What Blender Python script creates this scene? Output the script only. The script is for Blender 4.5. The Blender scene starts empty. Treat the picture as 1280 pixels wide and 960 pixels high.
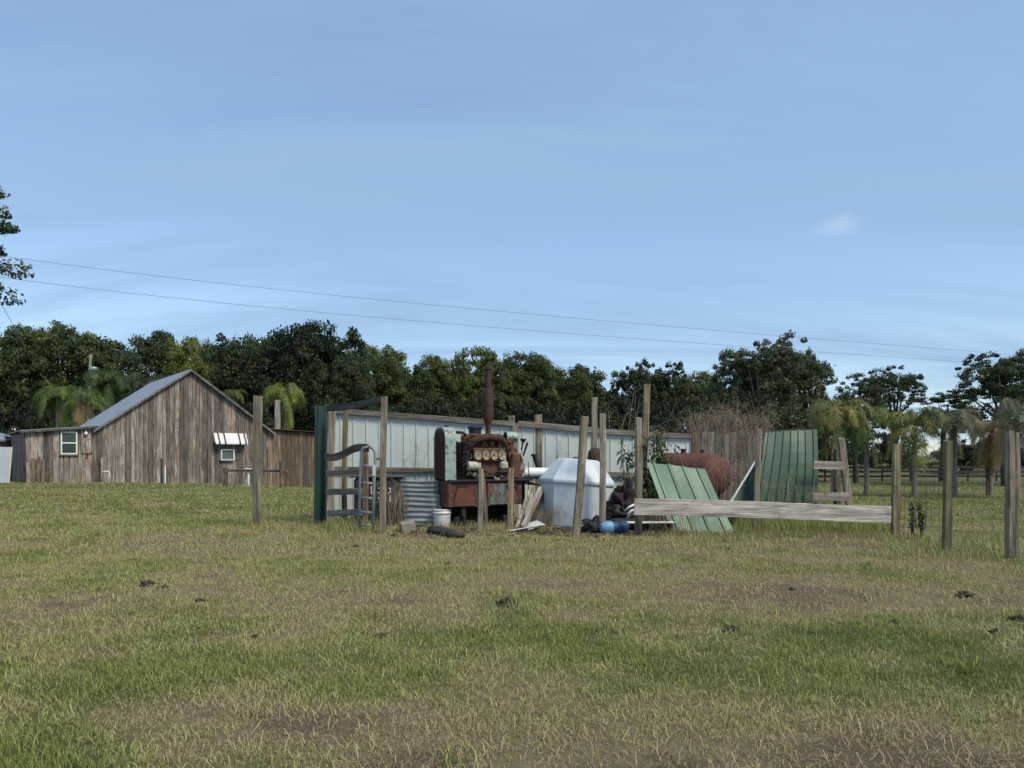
import bpy, math, random
import numpy as np
from mathutils import Vector, Matrix, Euler
random.seed(7); rng = np.random.default_rng(7)
R = math.radians; PI = math.pi
S = bpy.context.scene; C = S.collection
# ------------------------------------------------------------------ camera, sky, sun
F = 924.0; H = 1.35; HOR = 570.0
cam = bpy.data.objects.new('camera', bpy.data.cameras.new('camera')); C.objects.link(cam)
cam.location = (0, 0, H); cam.rotation_euler = (R(90), 0, 0)
cam.data.sensor_width = 36; cam.data.lens = 36*F/1280; cam.data.shift_y = (HOR-480)/1280
cam.data.clip_end = 5000; S.camera = cam
SUN_EL, SUN_AZ = 50, 128        # azimuth clockwise from +Y
w = bpy.data.worlds.new('World'); S.world = w; w.use_nodes = True
nt = w.node_tree; nt.nodes.clear()
def N(nt, t, **k):
    n = nt.nodes.new(t)
    for a, b in k.items():
        if a in n.inputs: n.inputs[a].default_value = b
        else: setattr(n, a, b)
    return n
sky = N(nt, 'ShaderNodeTexSky', sky_type='NISHITA', sun_disc=False, sun_elevation=R(SUN_EL), sun_rotation=R(SUN_AZ),
        air_density=1.0, dust_density=0.4, ozone_density=1.6)
tc = N(nt, 'ShaderNodeTexCoord'); mp = N(nt, 'ShaderNodeMapping')
mp.inputs['Scale'].default_value = (.45, 1.8, .1); mp.inputs['Rotation'].default_value = (0, 0, R(-24))
nz = N(nt, 'ShaderNodeTexNoise', Scale=1.2, Detail=9.0, Roughness=0.62, Distortion=.7)
rp = N(nt, 'ShaderNodeMapRange'); rp.inputs['From Min'].default_value = .40; rp.inputs['From Max'].default_value = .66
rp.inputs['To Min'].default_value = 0.42; rp.inputs['To Max'].default_value = .97
mx = N(nt, 'ShaderNodeMix', data_type='RGBA'); mx.inputs['B'].default_value = (1.72, 2.68, 3.98, 1)
# one small cloud right of centre
gd = N(nt, 'ShaderNodeVectorMath', operation='DISTANCE'); 
cd = Vector(((1046-640)/F, 1, (HOR-283)/F)).normalized()
sc1 = N(nt, 'ShaderNodeMapping'); sc1.inputs['Scale'].default_value = (1, 1, 2.3)
gd.inputs[1].default_value = (cd.x, cd.y, cd.z*2.3)
nz2 = N(nt, 'ShaderNodeTexNoise', Scale=30.0, Detail=5.0)
wb = N(nt, 'ShaderNodeMath', operation='MULTIPLY_ADD'); wb.inputs[1].default_value = .05
cr = N(nt, 'ShaderNodeMapRange', interpolation_type='SMOOTHSTEP'); cr.inputs['From Min'].default_value = .068; cr.inputs['From Max'].default_value = .02
cr.inputs['To Max'].default_value = .0
ad = N(nt, 'ShaderNodeMath', operation='MAXIMUM')
bg = N(nt, 'ShaderNodeBackground', Strength=.142); out = N(nt, 'ShaderNodeOutputWorld')
L = nt.links.new
sx_ = N(nt, 'ShaderNodeSeparateXYZ'); zz_ = N(nt, 'ShaderNodeMath', operation='ADD'); zz_.inputs[1].default_value = .22; dv_ = N(nt, 'ShaderNodeVectorMath', operation='DIVIDE')
L(tc.outputs['Generated'], sx_.inputs[0]); L(sx_.outputs['Z'], zz_.inputs[0]); L(tc.outputs['Generated'], dv_.inputs[0]); L(zz_.outputs[0], dv_.inputs[1]); L(dv_.outputs[0], mp.inputs['Vector']); L(mp.outputs[0], nz.inputs['Vector']); L(nz.outputs['Fac'], rp.inputs['Value'])
L(tc.outputs['Generated'], sc1.inputs['Vector']); L(sc1.outputs[0], gd.inputs[0]); L(tc.outputs['Generated'], nz2.inputs['Vector'])
L(nz2.outputs['Fac'], wb.inputs[0]); L(gd.outputs['Value'], wb.inputs[2]); L(wb.outputs[0], cr.inputs['Value'])
sm = N(nt, 'ShaderNodeMath', operation='ADD')
L(rp.outputs[0], sm.inputs[0]); sm.inputs[1].default_value = 0
L(sm.outputs[0], mx.inputs['Factor']); L(sky.outputs[0], mx.inputs['A'])
cr.inputs['To Max'].default_value = .34
mc = N(nt, 'ShaderNodeMix', data_type='RGBA'); mc.inputs['B'].default_value = (3.6, 4.3, 5.1, 1); L(cr.outputs[0], mc.inputs['Factor']); L(mx.outputs['Result'], mc.inputs['A']); L(mc.outputs['Result'], bg.inputs['Color']); L(bg.outputs[0], out.inputs[0])
sun = bpy.data.objects.new('sun', bpy.data.lights.new('sun', 'SUN')); C.objects.link(sun)
sun.data.energy = 2.75; sun.data.angle = R(18); sun.data.color = (1, .92, .76)
a = R(SUN_AZ); e = R(SUN_EL)
sd = Vector((math.sin(a)*math.cos(e), math.cos(a)*math.cos(e), math.sin(e)))
sun.rotation_euler = sd.to_track_quat('Z', 'Y').to_euler(); sun.location = sd*50
S.view_settings.view_transform = 'Standard'; S.view_settings.look = 'None'; S.view_settings.gamma = 1
S.view_settings.use_curve_mapping = False; S.view_settings.exposure = 0.42
S.cycles.max_bounces = 6; S.cycles.transparent_max_bounces = 8
# ------------------------------------------------------------------ helpers
def D(py): return H*F/(py-HOR)                       # depth of flat ground seen at row py
def X(px, d): return (px-640)*d/F
def Z(py, d): return H+(HOR-py)*d/F
def lerp(a, b, t): return a+(b-a)*t
def hsh(i, j, s):
    n = (i.astype(np.int64)*374761393+j.astype(np.int64)*668265263+s*1442695041) & 0x7fffffff
    n = ((n ^ (n >> 13))*1274126177) & 0x7fffffff
    return ((n ^ (n >> 16)) & 0xffff)/65535.0
def vnoise(x, y, s=0):
    i = np.floor(x); j = np.floor(y); u = x-i; v = y-j; u = u*u*(3-2*u); v = v*v*(3-2*v)
    return (hsh(i,j,s)*(1-u)+hsh(i+1,j,s)*u)*(1-v)+(hsh(i,j+1,s)*(1-u)+hsh(i+1,j+1,s)*u)*v
def fbm(x, y, s=0, o=4):
    t = 0; a = .5; n = 0
    for k in range(o):
        t = t+a*vnoise(x*2**k, y*2**k, s+k); n += a; a *= .55
    return t/n
def ground_z(x, y):
    x = np.asarray(x, float); y = np.asarray(y, float); yy = np.maximum(y, 1)
    u = x/yy
    y0 = np.interp(u, [-.66, -.435, -.267], [38, 36, 29.4])
    z = -.04*np.clip(yy-y0, 0, None)
    z = np.maximum(z, -.8)
    b = (fbm(x*.5, y*.5, 5)-.5)*.05
    return z+b*np.clip(1-(yy-10)/40, .0, 1)
def gz(x, y): return float(ground_z(np.array([x]), np.array([y]))[0])
def dryness(x, y):
    yy = np.maximum(y, .5); py = HOR+H*F/yy; px = 640+F*x/yy
    wob = (fbm(x*.35+3, y*.22, 11)-.5)
    pyw = py+wob*np.clip((py-600)*.55, 0, 130)
    b = np.interp(pyw, [575, 612, 640, 662, 682, 702, 722, 745, 768, 795, 840, 862, 885, 915, 960, 1100],
                       [.32, .30, .36, .46, .58, .42, .50, .70, .48, .26, .22, .36, .60, .78, .86, .7])
    lf = np.clip((200-px)/120, 0, 1)*np.clip((py-880)/30, 0, 1)
    b = b*(1-lf)+.15*lf
    rt = np.clip((px-820)/200, 0, 1)*np.clip((py-665)/20, 0, 1)*np.clip((790-py)/30, 0, 1)
    b = b+.10*rt
    n = fbm(x*.9, y*1.3, 21, 5)-.5; n2 = fbm(x*4, y*4, 31, 3)-.5
    b = .46+(b-.46)*.78; yd = np.clip((px-470)/40, 0, 1)*np.clip((905-px)/40, 0, 1)*np.clip((676-py)/8, 0, 1)*np.clip((py-625)/10, 0, 1); yd = np.maximum(yd, np.exp(-((px-1075)/60)**2-((py-677)/7)**2)); b = b+(.86-b)*yd*.85; n3 = fbm(x*1.7+9, y*2.2, 41, 3)-.5; return np.clip(b+n*.70+n3*.45+n2*.35, 0, 1)  # yd: painted shadow and dead leaves under the junk, and a dirt patch
# ---- mesh builder
class MB:
    def __init__(s): s.v=[]; s.f=[]; s.m=[]; s.r=[]
    def add(s, V, Fc, mi=0, r=None):
        o = len(s.v); s.v += [tuple(q) for q in V]
        if r is None: r = random.random()
        for f in Fc: s.f.append(tuple(o+i for i in f)); s.m.append(mi); s.r.append(r)
    def box(s, c, sz, rot=(0,0,0), mi=0, r=None, bev=0):
        M = Euler(rot).to_matrix(); c = Vector(c); hx, hy, hz = sz[0]/2, sz[1]/2, sz[2]/2
        if bev <= 0:
            V = [M@Vector((x*hx, y*hy, z*hz))+c for x in (-1,1) for y in (-1,1) for z in (-1,1)]
            s.add(V, [(0,1,3,2),(4,6,7,5),(0,4,5,1),(2,3,7,6),(0,2,6,4),(1,5,7,3)], mi, r); return
        b = min(bev, hx*.9, hy*.9, hz*.9); V = []; 
        idx = {}
        for x in (-1,1):
            for y in (-1,1):
                for z in (-1,1):
                    for ax in range(3):
                        p = [x*(hx-b), y*(hy-b), z*(hz-b)]; p[ax] = (x*hx, y*hy, z*hz)[ax]
                        idx[(x,y,z,ax)] = len(V); V.append(M@Vector(p)+c)
        Fc = []
        for ax in range(3):
            o1, o2 = (ax+1)%3, (ax+2)%3
            for sg in (-1,1):
                q = []
                for u, v in ((-1,-1),(1,-1),(1,1),(-1,1)):
                    k = [0,0,0]; k[ax]=sg; k[o1]=u; k[o2]=v; q.append(idx[(k[0],k[1],k[2],ax)])
                Fc.append(q if sg > 0 else q[::-1])
        for ax in range(3):
            o1, o2 = (ax+1)%3, (ax+2)%3
            for u in (-1,1):
                for v in (-1,1):
                    k = [0,0,0]; k[o1]=u; k[o2]=v; q = []
                    k[ax]=-1; q += [idx[(*k,o1)], idx[(*k,o2)]]; k[ax]=1; q += [idx[(*k,o2)], idx[(*k,o1)]]
                    Fc.append(q if u*v > 0 else q[::-1])
        for x in (-1,1):
            for y in (-1,1):
                for z in (-1,1):
                    q = [idx[(x,y,z,0)], idx[(x,y,z,1)], idx[(x,y,z,2)]]
                    Fc.append(q if x*y*z > 0 else q[::-1])
        s.add(V, Fc, mi, r)
    def tube(s, pts, rad, n=8, mi=0, r=None, cap=True, jit=0):
        pts = [Vector(p) for p in pts]
        if not hasattr(rad, '__len__'): rad = [rad]*len(pts)
        V = []; up = None
        for i, p in enumerate(pts):
            t = (pts[min(i+1, len(pts)-1)]-pts[max(i-1, 0)]).normalized()
            if up is None: up = t.orthogonal().normalized()
            up = (up-t*up.dot(t)).normalized(); bn = t.cross(up)
            for k in range(n):
                a = 2*PI*k/n; rr = rad[i]*(1+jit*random.uniform(-1,1))
                V.append(p+up*math.cos(a)*rr+bn*math.sin(a)*rr)
        Fc = [(i*n+k, i*n+(k+1)%n, (i+1)*n+(k+1)%n, (i+1)*n+k) for i in range(len(pts)-1) for k in range(n)]
        if cap: Fc += [tuple(range(n))[::-1], tuple((len(pts)-1)*n+k for k in range(n))]
        s.add(V, Fc, mi, r)
    def lathe(s, prof, n=24, c=(0,0,0), rot=(0,0,0), mi=0, r=None, sx=1, sy=1, cap=True):
        M = Euler(rot).to_matrix(); c = Vector(c)
        V = [M@Vector((q*math.cos(2*PI*k/n)*sx, q*math.sin(2*PI*k/n)*sy, z))+c for q, z in prof for k in range(n)]
        Fc = [(i*n+k, i*n+(k+1)%n, (i+1)*n+(k+1)%n, (i+1)*n+k) for i in range(len(prof)-1) for k in range(n)]
        if cap: Fc += [tuple(range(n))[::-1], tuple((len(prof)-1)*n+k for k in range(n))]
        s.add(V, Fc, mi, r)
    def prism(s, poly, y0, y1, mi=0, r=None):        # polygon in local xz, extruded along y
        n = len(poly); V = [(x, y0, z) for x, z in poly]+[(x, y1, z) for x, z in poly]
        s.add(V, [tuple(range(n)), tuple(range(2*n-1, n-1, -1))]+[(k, n+k, n+(k+1)%n, (k+1)%n) for k in range(n)], mi, r)
    def build(s, name, mats, parent=None, loc=(0,0,0), rot=(0,0,0), smooth=False, solid=0, bevel=0):
        me = bpy.data.meshes.new(name); me.from_pydata(s.v, [], s.f)
        if not isinstance(mats, (list, tuple)): mats = [mats]
        for m in mats: me.materials.append(m)
        me.polygons.foreach_set('material_index', s.m)
        at = me.attributes.new('rnd', 'FLOAT', 'FACE'); at.data.foreach_set('value', s.r)
        if smooth: me.polygons.foreach_set('use_smooth', [True]*len(s.f))
        me.update()
        if smooth == 'auto': me.set_sharp_from_angle(angle=R(35))
        o = bpy.data.objects.new(name, me); C.objects.link(o); o.location = loc; o.rotation_euler = rot
        if parent: o.parent = parent
        if solid:
            md = o.modifiers.new('solid', 'SOLIDIFY'); md.thickness = solid; md.offset = 0
        if bevel:
            md = o.modifiers.new('bevel', 'BEVEL'); md.width = bevel; md.segments = 1; md.limit_method = 'ANGLE'
        return o
def tag(o, label=None, cat=None, group=None, kind=None):
    if label: o['label'] = label
    if cat: o['category'] = cat
    if group: o['group'] = group
    if kind: o['kind'] = kind
    return o
def thing(name, label, cat, loc=(0,0,0), rz=0, group=None):
    o = bpy.data.objects.new(name, None); C.objects.link(o); o.empty_display_size = .2
    o.location = loc; o.rotation_euler = (0,0,rz); return tag(o, label, cat, group)
def npmesh(name, V, Fc, mat, attrs=None, parent=None, smooth=False):
    """V (n,3); Fc list of index arrays (m,k); attrs name -> per-vertex floats"""
    me = bpy.data.meshes.new(name); me.vertices.add(len(V)); me.vertices.foreach_set('co', np.ascontiguousarray(V, dtype=np.float32).ravel())
    li = np.concatenate([f.ravel() for f in Fc]).astype(np.int32)
    tot = np.concatenate([np.full(len(f), f.shape[1]) for f in Fc]); st = np.concatenate([[0], np.cumsum(tot)[:-1]]).astype(np.int32)
    me.loops.add(len(li)); me.loops.foreach_set('vertex_index', li)
    me.polygons.add(len(tot)); me.polygons.foreach_set('loop_start', st)
    if smooth: me.polygons.foreach_set('use_smooth', np.ones(len(tot), bool))
    for k, v in (attrs or {}).items():
        a = me.attributes.new(k, 'FLOAT', 'POINT'); a.data.foreach_set('value', np.ascontiguousarray(v, dtype=np.float32))
    me.materials.append(mat); me.update(calc_edges=True)
    o = bpy.data.objects.new(name, me); C.objects.link(o)
    if parent: o.parent = parent
    return o
# ------------------------------------------------------------------ materials
def newmat(name):
    m = bpy.data.materials.new(name); m.use_nodes = True; nt = m.node_tree
    return m, nt, nt.nodes['Principled BSDF'], nt.links.new
def ramp(nt, stops):
    n = nt.nodes.new('ShaderNodeValToRGB'); el = n.color_ramp.elements
    while len(el) < len(stops): el.new(.5)
    for q, (p, c) in zip(el, stops): q.position = p; q.color = (*c, 1)
    return n
def coords(nt, L, scale, rnd=True):
    tc = N(nt, 'ShaderNodeTexCoord'); oi = N(nt, 'ShaderNodeObjectInfo'); at = N(nt, 'ShaderNodeAttribute', attribute_name='rnd')
    ad = N(nt, 'ShaderNodeMath', operation='ADD'); L(oi.outputs['Random'], ad.inputs[0]); L(at.outputs['Fac'], ad.inputs[1])
    ml = N(nt, 'ShaderNodeMath', operation='MULTIPLY'); ml.inputs[1].default_value = 37.; L(ad.outputs[0], ml.inputs[0])
    va = N(nt, 'ShaderNodeVectorMath', operation='ADD'); L(tc.outputs['Object'], va.inputs[0])
    if rnd: L(ml.outputs[0], va.inputs[1])
    mp = N(nt, 'ShaderNodeMapping'); mp.inputs['Scale'].default_value = scale; L(va.outputs[0], mp.inputs['Vector'])
    return mp, at, oi, va
def wood(name, dark, mid, light, axis='z', warm=(.20,.12,.07), warmth=.35, rough=.9):
    m, nt, b, L = newmat(name)
    sc = {'z': (22, 22, 1.1), 'x': (1.1, 22, 22)}[axis]
    mp, at, oi, va = coords(nt, L, sc)
    n1 = N(nt, 'ShaderNodeTexNoise', Scale=1.0, Detail=8.0, Roughness=.65, Distortion=.6); L(mp.outputs[0], n1.inputs['Vector'])
    r1 = ramp(nt, [(.30, dark), (.52, mid), (.74, light)]); L(n1.outputs['Fac'], r1.inputs['Fac'])
    n2 = N(nt, 'ShaderNodeTexNoise', Scale=1.6, Detail=4.0, Roughness=.6); L(va.outputs[0], n2.inputs['Vector'])
    # warm stain
    r2 = ramp(nt, [(.42, (0,0,0)), (.66, (1,1,1))]); L(n2.outputs['Fac'], r2.inputs['Fac'])
    k = N(nt, 'ShaderNodeMath', operation='MULTIPLY'); k.inputs[1].default_value = warmth*2; L(r2.outputs['Color'], k.inputs[0])
    k2 = N(nt, 'ShaderNodeMath', operation='MULTIPLY'); L(k.outputs[0], k2.inputs[0]); L(at.outputs['Fac'], k2.inputs[1])
    mxx = N(nt, 'ShaderNodeMix', data_type='RGBA', blend_type='MIX'); L(k2.outputs[0], mxx.inputs['Factor']); L(r1.outputs['Color'], mxx.inputs['A']); mxx.inputs['B'].default_value = (*warm, 1)
    # board brightness
    br = N(nt, 'ShaderNodeMapRange'); br.inputs['To Min'].default_value = .48; br.inputs['To Max'].default_value = 1.5; 
    fr = N(nt, 'ShaderNodeMath', operation='FRACT'); f7 = N(nt, 'ShaderNodeMath', operation='MULTIPLY'); f7.inputs[1].default_value = 7.31
    L(at.outputs['Fac'], f7.inputs[0]); L(f7.outputs[0], fr.inputs[0]); L(fr.outputs[0], br.inputs['Value'])
    mu = N(nt, 'ShaderNodeVectorMath', operation='SCALE'); L(mxx.outputs['Result'], mu.inputs[0]); L(br.outputs[0], mu.inputs['Scale'])
    # damp dark/green blotches
    n3 = N(nt, 'ShaderNodeTexNoise', Scale=3.1, Detail=5.0, Roughness=.7); L(va.outputs[0], n3.inputs['Vector'])
    r3 = ramp(nt, [(.55, (0,0,0)), (.72, (.6,.6,.6))]); L(n3.outputs['Fac'], r3.inputs['Fac'])
    m2 = N(nt, 'ShaderNodeMix', data_type='RGBA'); L(r3.outputs['Color'], m2.inputs['Factor']); L(mu.outputs[0], m2.inputs['A']); m2.inputs['B'].default_value = (dark[0]*.7, dark[1]*.75, dark[2]*.6, 1)
    mq = N(nt, 'ShaderNodeMapping'); mq.inputs['Scale'].default_value = {'z': (4.5, 4.5, .55), 'x': (.8, 5, 5)}[axis]; L(va.outputs[0], mq.inputs['Vector'])
    n5 = N(nt, 'ShaderNodeTexNoise', Scale=1.0, Detail=6.0, Roughness=.7, Distortion=.8); L(mq.outputs[0], n5.inputs['Vector'])
    r5 = N(nt, 'ShaderNodeMapRange'); r5.inputs['From Min'].default_value = .32; r5.inputs['From Max'].default_value = .68; r5.inputs['To Min'].default_value = .42; r5.inputs['To Max'].default_value = 1.45; L(n5.outputs['Fac'], r5.inputs['Value'])
    m5 = N(nt, 'ShaderNodeVectorMath', operation='SCALE'); L(m2.outputs['Result'], m5.inputs[0]); L(r5.outputs[0], m5.inputs['Scale'])
    L(m5.outputs[0], b.inputs['Base Color']); b.inputs['Roughness'].default_value = rough
    bp = N(nt, 'ShaderNodeBump', Strength=.9, Distance=.012); L(n1.outputs['Fac'], bp.inputs['Height']); L(bp.outputs[0], b.inputs['Normal'])
    return m
def paint(name, col, col2=None, spots=None, sc=3.0, amt=(.5,.7), rough=.55, metal=0, bump=.15, streak=False, bscale=None):
    """col with dirt col2 in soft blotches and spots (colour) in hard-edged flakes"""
    m, nt, b, L = newmat(name)
    mp, at, oi, va = coords(nt, L, (sc, sc, sc*(.25 if streak else 1)))
    n1 = N(nt, 'ShaderNodeTexNoise', Scale=1.0, Detail=7.0, Roughness=.62); L(mp.outputs[0], n1.inputs['Vector'])
    last = None
    if col2:
        r1 = ramp(nt, [(.35, col), (.72, col2)]); L(n1.outputs['Fac'], r1.inputs['Fac']); last = r1.outputs['Color']
    else:
        r1 = ramp(nt, [(.3, tuple(c*.85 for c in col)), (.7, col)]); L(n1.outputs['Fac'], r1.inputs['Fac']); last = r1.outputs['Color']
    if spots:
        n2 = N(nt, 'ShaderNodeTexNoise', Scale=sc*1.7, Detail=9.0, Roughness=.7); L(va.outputs[0], n2.inputs['Vector'])
        r2 = ramp(nt, [(amt[0], (0,0,0)), (amt[1], (1,1,1))]); L(n2.outputs['Fac'], r2.inputs['Fac'])
        mm = N(nt, 'ShaderNodeMix', data_type='RGBA'); L(r2.outputs['Color'], mm.inputs['Factor']); L(last, mm.inputs['A']); mm.inputs['B'].default_value = (*spots, 1); last = mm.outputs['Result']
    L(last, b.inputs['Base Color']); b.inputs['Roughness'].default_value = rough; b.inputs['Metallic'].default_value = metal
    n3 = N(nt, 'ShaderNodeTexNoise', Scale=bscale or sc*8, Detail=5.0); L(va.outputs[0], n3.inputs['Vector'])
    bp = N(nt, 'ShaderNodeBump', Strength=bump, Distance=.01); L(n3.outputs['Fac'], bp.inputs['Height']); L(bp.outputs[0], b.inputs['Normal'])
    return m
M = {}
M['barn'] = wood('barn_boards', (.045,.036,.030), (.23,.198,.168), (.49,.435,.38), warm=(.18,.105,.06), warmth=.38)
M['annex'] = wood('annex_boards', (.055,.040,.028), (.17,.125,.085), (.31,.25,.18), warm=(.22,.125,.06), warmth=.45)
M['postv'] = wood('post_wood', (.055,.045,.034), (.225,.188,.14), (.42,.37,.30), warm=(.15,.12,.06), warmth=.4)
M['postdark'] = wood('post_wood_dark', (.03,.025,.02), (.085,.068,.052), (.16,.135,.11))
M['postgreen'] = wood('post_wood_mossy', (.05,.042,.026), (.21,.165,.095), (.36,.30,.20), warm=(.15,.135,.06), warmth=.6)
M['plank'] = wood('plank_pale', (.17,.145,.125), (.42,.37,.32), (.60,.55,.49), axis='x', warm=(.24,.15,.11), warmth=.4)
M['plankgrey'] = wood('plank_grey', (.07,.065,.058), (.21,.19,.17), (.36,.33,.30), axis='x')
M['plankdark'] = wood('plank_dark', (.022,.02,.02), (.06,.055,.052), (.12,.11,.105), axis='x')
M['slab'] = wood('fence_planks', (.10,.088,.078), (.27,.235,.205), (.40,.36,.32), warm=(.2,.13,.09), warmth=.5)
M['sheetpale'] = paint('pale_sheet_metal', (.52,.57,.54), (.42,.47,.44), (.25,.26,.22), sc=1.3, amt=(.66,.85), rough=.45, streak=True)
M['sheetwhite'] = paint('white_sheet_metal', (.60,.63,.63), (.50,.53,.53), sc=1.5, rough=.5)
M['sheetgreen'] = paint('green_sheet_metal', (.105,.19,.118), (.085,.15,.092), (.17,.20,.15), sc=1.6, amt=(.6,.9), rough=.5, streak=True)
M['sheetgreen2'] = paint('green_sheet_deep', (.052,.104,.062), (.040,.082,.048), (.09,.13,.085), sc=1.6, amt=(.6,.9), rough=.5, streak=True)
M['sheetteal'] = paint('green_sheet_dark', (.018,.052,.042), (.014,.04,.033), sc=2, rough=.5)
M['galv'] = paint('galvanised', (.33,.36,.36), (.22,.25,.25), (.14,.12,.10), sc=3, amt=(.62,.8), rough=.42, metal=.3)
M['roofmetal'] = paint('roof_metal', (.30,.33,.36), (.22,.24,.26), (.17,.12,.09), sc=1.2, amt=(.6,.8), rough=.45, metal=.3)
M['alu'] = paint('grey_tube', (.30,.32,.33), (.20,.21,.21), (.15,.11,.08), sc=6, amt=(.55,.72), rough=.55, metal=.1)
M['rust'] = paint('rust_dark', (.042,.018,.013), (.075,.028,.019), (.02,.011,.010), sc=7, amt=(.5,.65), rough=.85, bump=.5)
M['rustred'] = paint('rust_red', (.14,.045,.026), (.09,.032,.021), (.045,.022,.016), sc=5, amt=(.52,.66), rough=.8, bump=.4)
M['rustbrown'] = paint('rust_brown', (.135,.060,.034), (.07,.036,.025), (.035,.022,.016), sc=8, amt=(.5,.62), rough=.85, bump=.5)
M['rustflake'] = paint('rust_with_flaking_paint', (.095,.030,.021), (.050,.024,.017), (.24,.27,.21), sc=6, amt=(.60,.65), rough=.75, bump=.4)
M['tealrust'] = paint('teal_paint_worn', (.10,.20,.185), (.06,.14,.135), (.12,.045,.028), sc=6, amt=(.46,.53), rough=.65, bump=.3)
M['turq'] = paint('turquoise_paint', (.18,.31,.275), (.33,.37,.31), (.12,.075,.05), sc=6, amt=(.53,.60), rough=.5, bump=.2)
M['creampaint'] = paint('cream_paint_chipped', (.48,.47,.40), (.33,.30,.22), (.12,.07,.04), sc=12, amt=(.5,.6), rough=.6, bump=.3)
M['tankred'] = paint('red_oxide_tank', (.17,.043,.026), (.11,.034,.025), (.06,.035,.03), sc=4, amt=(.5,.7), rough=.8, bump=.3)
M['poly'] = paint('white_poly_tank', (.55,.62,.65), (.46,.52,.54), (.33,.34,.31), sc=2.4, amt=(.52,.85), rough=.45, bump=.05, streak=True)
M['white'] = paint('white_plastic', (.72,.72,.68), (.60,.60,.55), (.30,.28,.22), sc=5, amt=(.66,.8), rough=.45, bump=.05)
M['pvc'] = paint('white_pvc', (.78,.79,.78), (.70,.71,.70), sc=4, rough=.4, bump=.03)
M['black'] = paint('black_plastic', (.008,.008,.009), (.014,.014,.015), sc=5, rough=.8, bump=.3)
M['blacktex'] = paint('black_weathered', (.022,.022,.025), (.055,.052,.055), (.11,.10,.10), sc=6, amt=(.54,.66), rough=.8, bump=.8)
M['iron'] = paint('dark_iron', (.014,.012,.011), (.030,.022,.018), sc=8, rough=.75, bump=.5)
M['navy'] = paint('dark_blue_paint', (.012,.018,.035), (.025,.028,.04), sc=6, rough=.5)
M['bluelight'] = paint('light_blue_plastic', (.12,.27,.43), (.17,.32,.47), sc=6, rough=.5)
M['blue'] = paint('dark_blue_plastic', (.012,.055,.12), (.018,.08,.16), sc=6, rough=.5)
M['cloth'] = paint('dark_maroon_cloth', (.028,.016,.019), (.014,.010,.012), sc=7, rough=.95, bump=.6)
M['concrete'] = paint('concrete', (.26,.24,.19), (.18,.165,.125), (.10,.09,.06), sc=8, amt=(.55,.7), rough=.9, bump=.6)
M['clod'] = paint('dung', (.035,.027,.02), (.06,.045,.03), sc=30, rough=.95, bump=.8)
M['log'] = paint('rotten_log', (.06,.048,.034), (.11,.09,.065), (.03,.026,.02), sc=9, amt=(.5,.65), rough=.95, bump=.8)
M['trunk'] = paint('bark', (.055,.048,.040), (.085,.075,.065), (.04,.036,.03), sc=3, amt=(.5,.7), rough=.95, bump=.7)
M['palmtrunk'] = paint('palm_bark', (.15,.135,.11), (.25,.23,.20), (.09,.075,.055), sc=5, amt=(.55,.7), rough=.9, bump=.6)
M['cable'] = paint('power_cable', (.20,.22,.24), sc=1, rough=.7)
M['farblack'] = paint('black_fence_paint', (.018,.018,.018), (.03,.03,.03), sc=2, rough=.8)
M['tan'] = paint('tan_siding', (.42,.36,.25), (.36,.30,.21), sc=2, rough=.8)
M['brownstripe'] = paint('brown_stripe', (.055,.032,.022), sc=4, rough=.6)
M['wirem'] = paint('fence_wire', (.14,.12,.11), (.09,.07,.06), sc=6, rough=.6, metal=.3)
def glassmat():
    m, nt, b, L = newmat('window_glass'); b.inputs['Base Color'].default_value = (.03,.05,.045,1); b.inputs['Roughness'].default_value = .12
    return m
M['glass'] = glassmat()
def gaugemat():
    m, nt, b, L = newmat('gauge_face')
    mp, at, oi, va = coords(nt, L, (60,60,60)); n1 = N(nt, 'ShaderNodeTexNoise', Scale=1.0, Detail=5.0); L(mp.outputs[0], n1.inputs['Vector'])
    r1 = ramp(nt, [(.36, (.10,.06,.03)), (.46, (.30,.25,.13)), (.62, (.44,.39,.25))]); L(n1.outputs['Fac'], r1.inputs['Fac']); L(r1.outputs['Color'], b.inputs['Base Color']); b.inputs['Roughness'].default_value = .4
    return m
M['gauge'] = gaugemat()
def leafmat(name, trans=.25, var=.55, rough=.6):
    m, nt, b, L = newmat(name)
    oi = N(nt, 'ShaderNodeObjectInfo'); at = N(nt, 'ShaderNodeAttribute', attribute_name='rnd')
    mr = N(nt, 'ShaderNodeMapRange'); mr.inputs['To Min'].default_value = 1-var; mr.inputs['To Max'].default_value = 1+var; L(at.outputs['Fac'], mr.inputs['Value'])
    sc = N(nt, 'ShaderNodeVectorMath', operation='SCALE'); L(oi.outputs['Color'], sc.inputs[0]); L(mr.outputs[0], sc.inputs['Scale'])
    hs = N(nt, 'ShaderNodeMix', data_type='RGBA', blend_type='MULTIPLY'); hs.inputs['B'].default_value = (1.35, 1.05, .6, 1)
    mr2 = N(nt, 'ShaderNodeMapRange'); mr2.inputs['From Min'].default_value = .5; mr2.inputs['To Max'].default_value = .9; L(at.outputs['Fac'], mr2.inputs['Value']); L(mr2.outputs[0], hs.inputs['Factor'])
    L(sc.outputs[0], hs.inputs['A']); L(hs.outputs['Result'], b.inputs['Base Color']); b.inputs['Roughness'].default_value = rough
    b.inputs['Specular IOR Level'].default_value = .3
    tr = N(nt, 'ShaderNodeBsdfTranslucent'); L(hs.outputs['Result'], tr.inputs['Color'])
    ms = N(nt, 'ShaderNodeMixShader'); ms.inputs[0].default_value = trans; L(b.outputs[0], ms.inputs[1]); L(tr.outputs[0], ms.inputs[2])
    L(ms.outputs[0], nt.nodes['Material Output'].inputs['Surface']); return m
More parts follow.
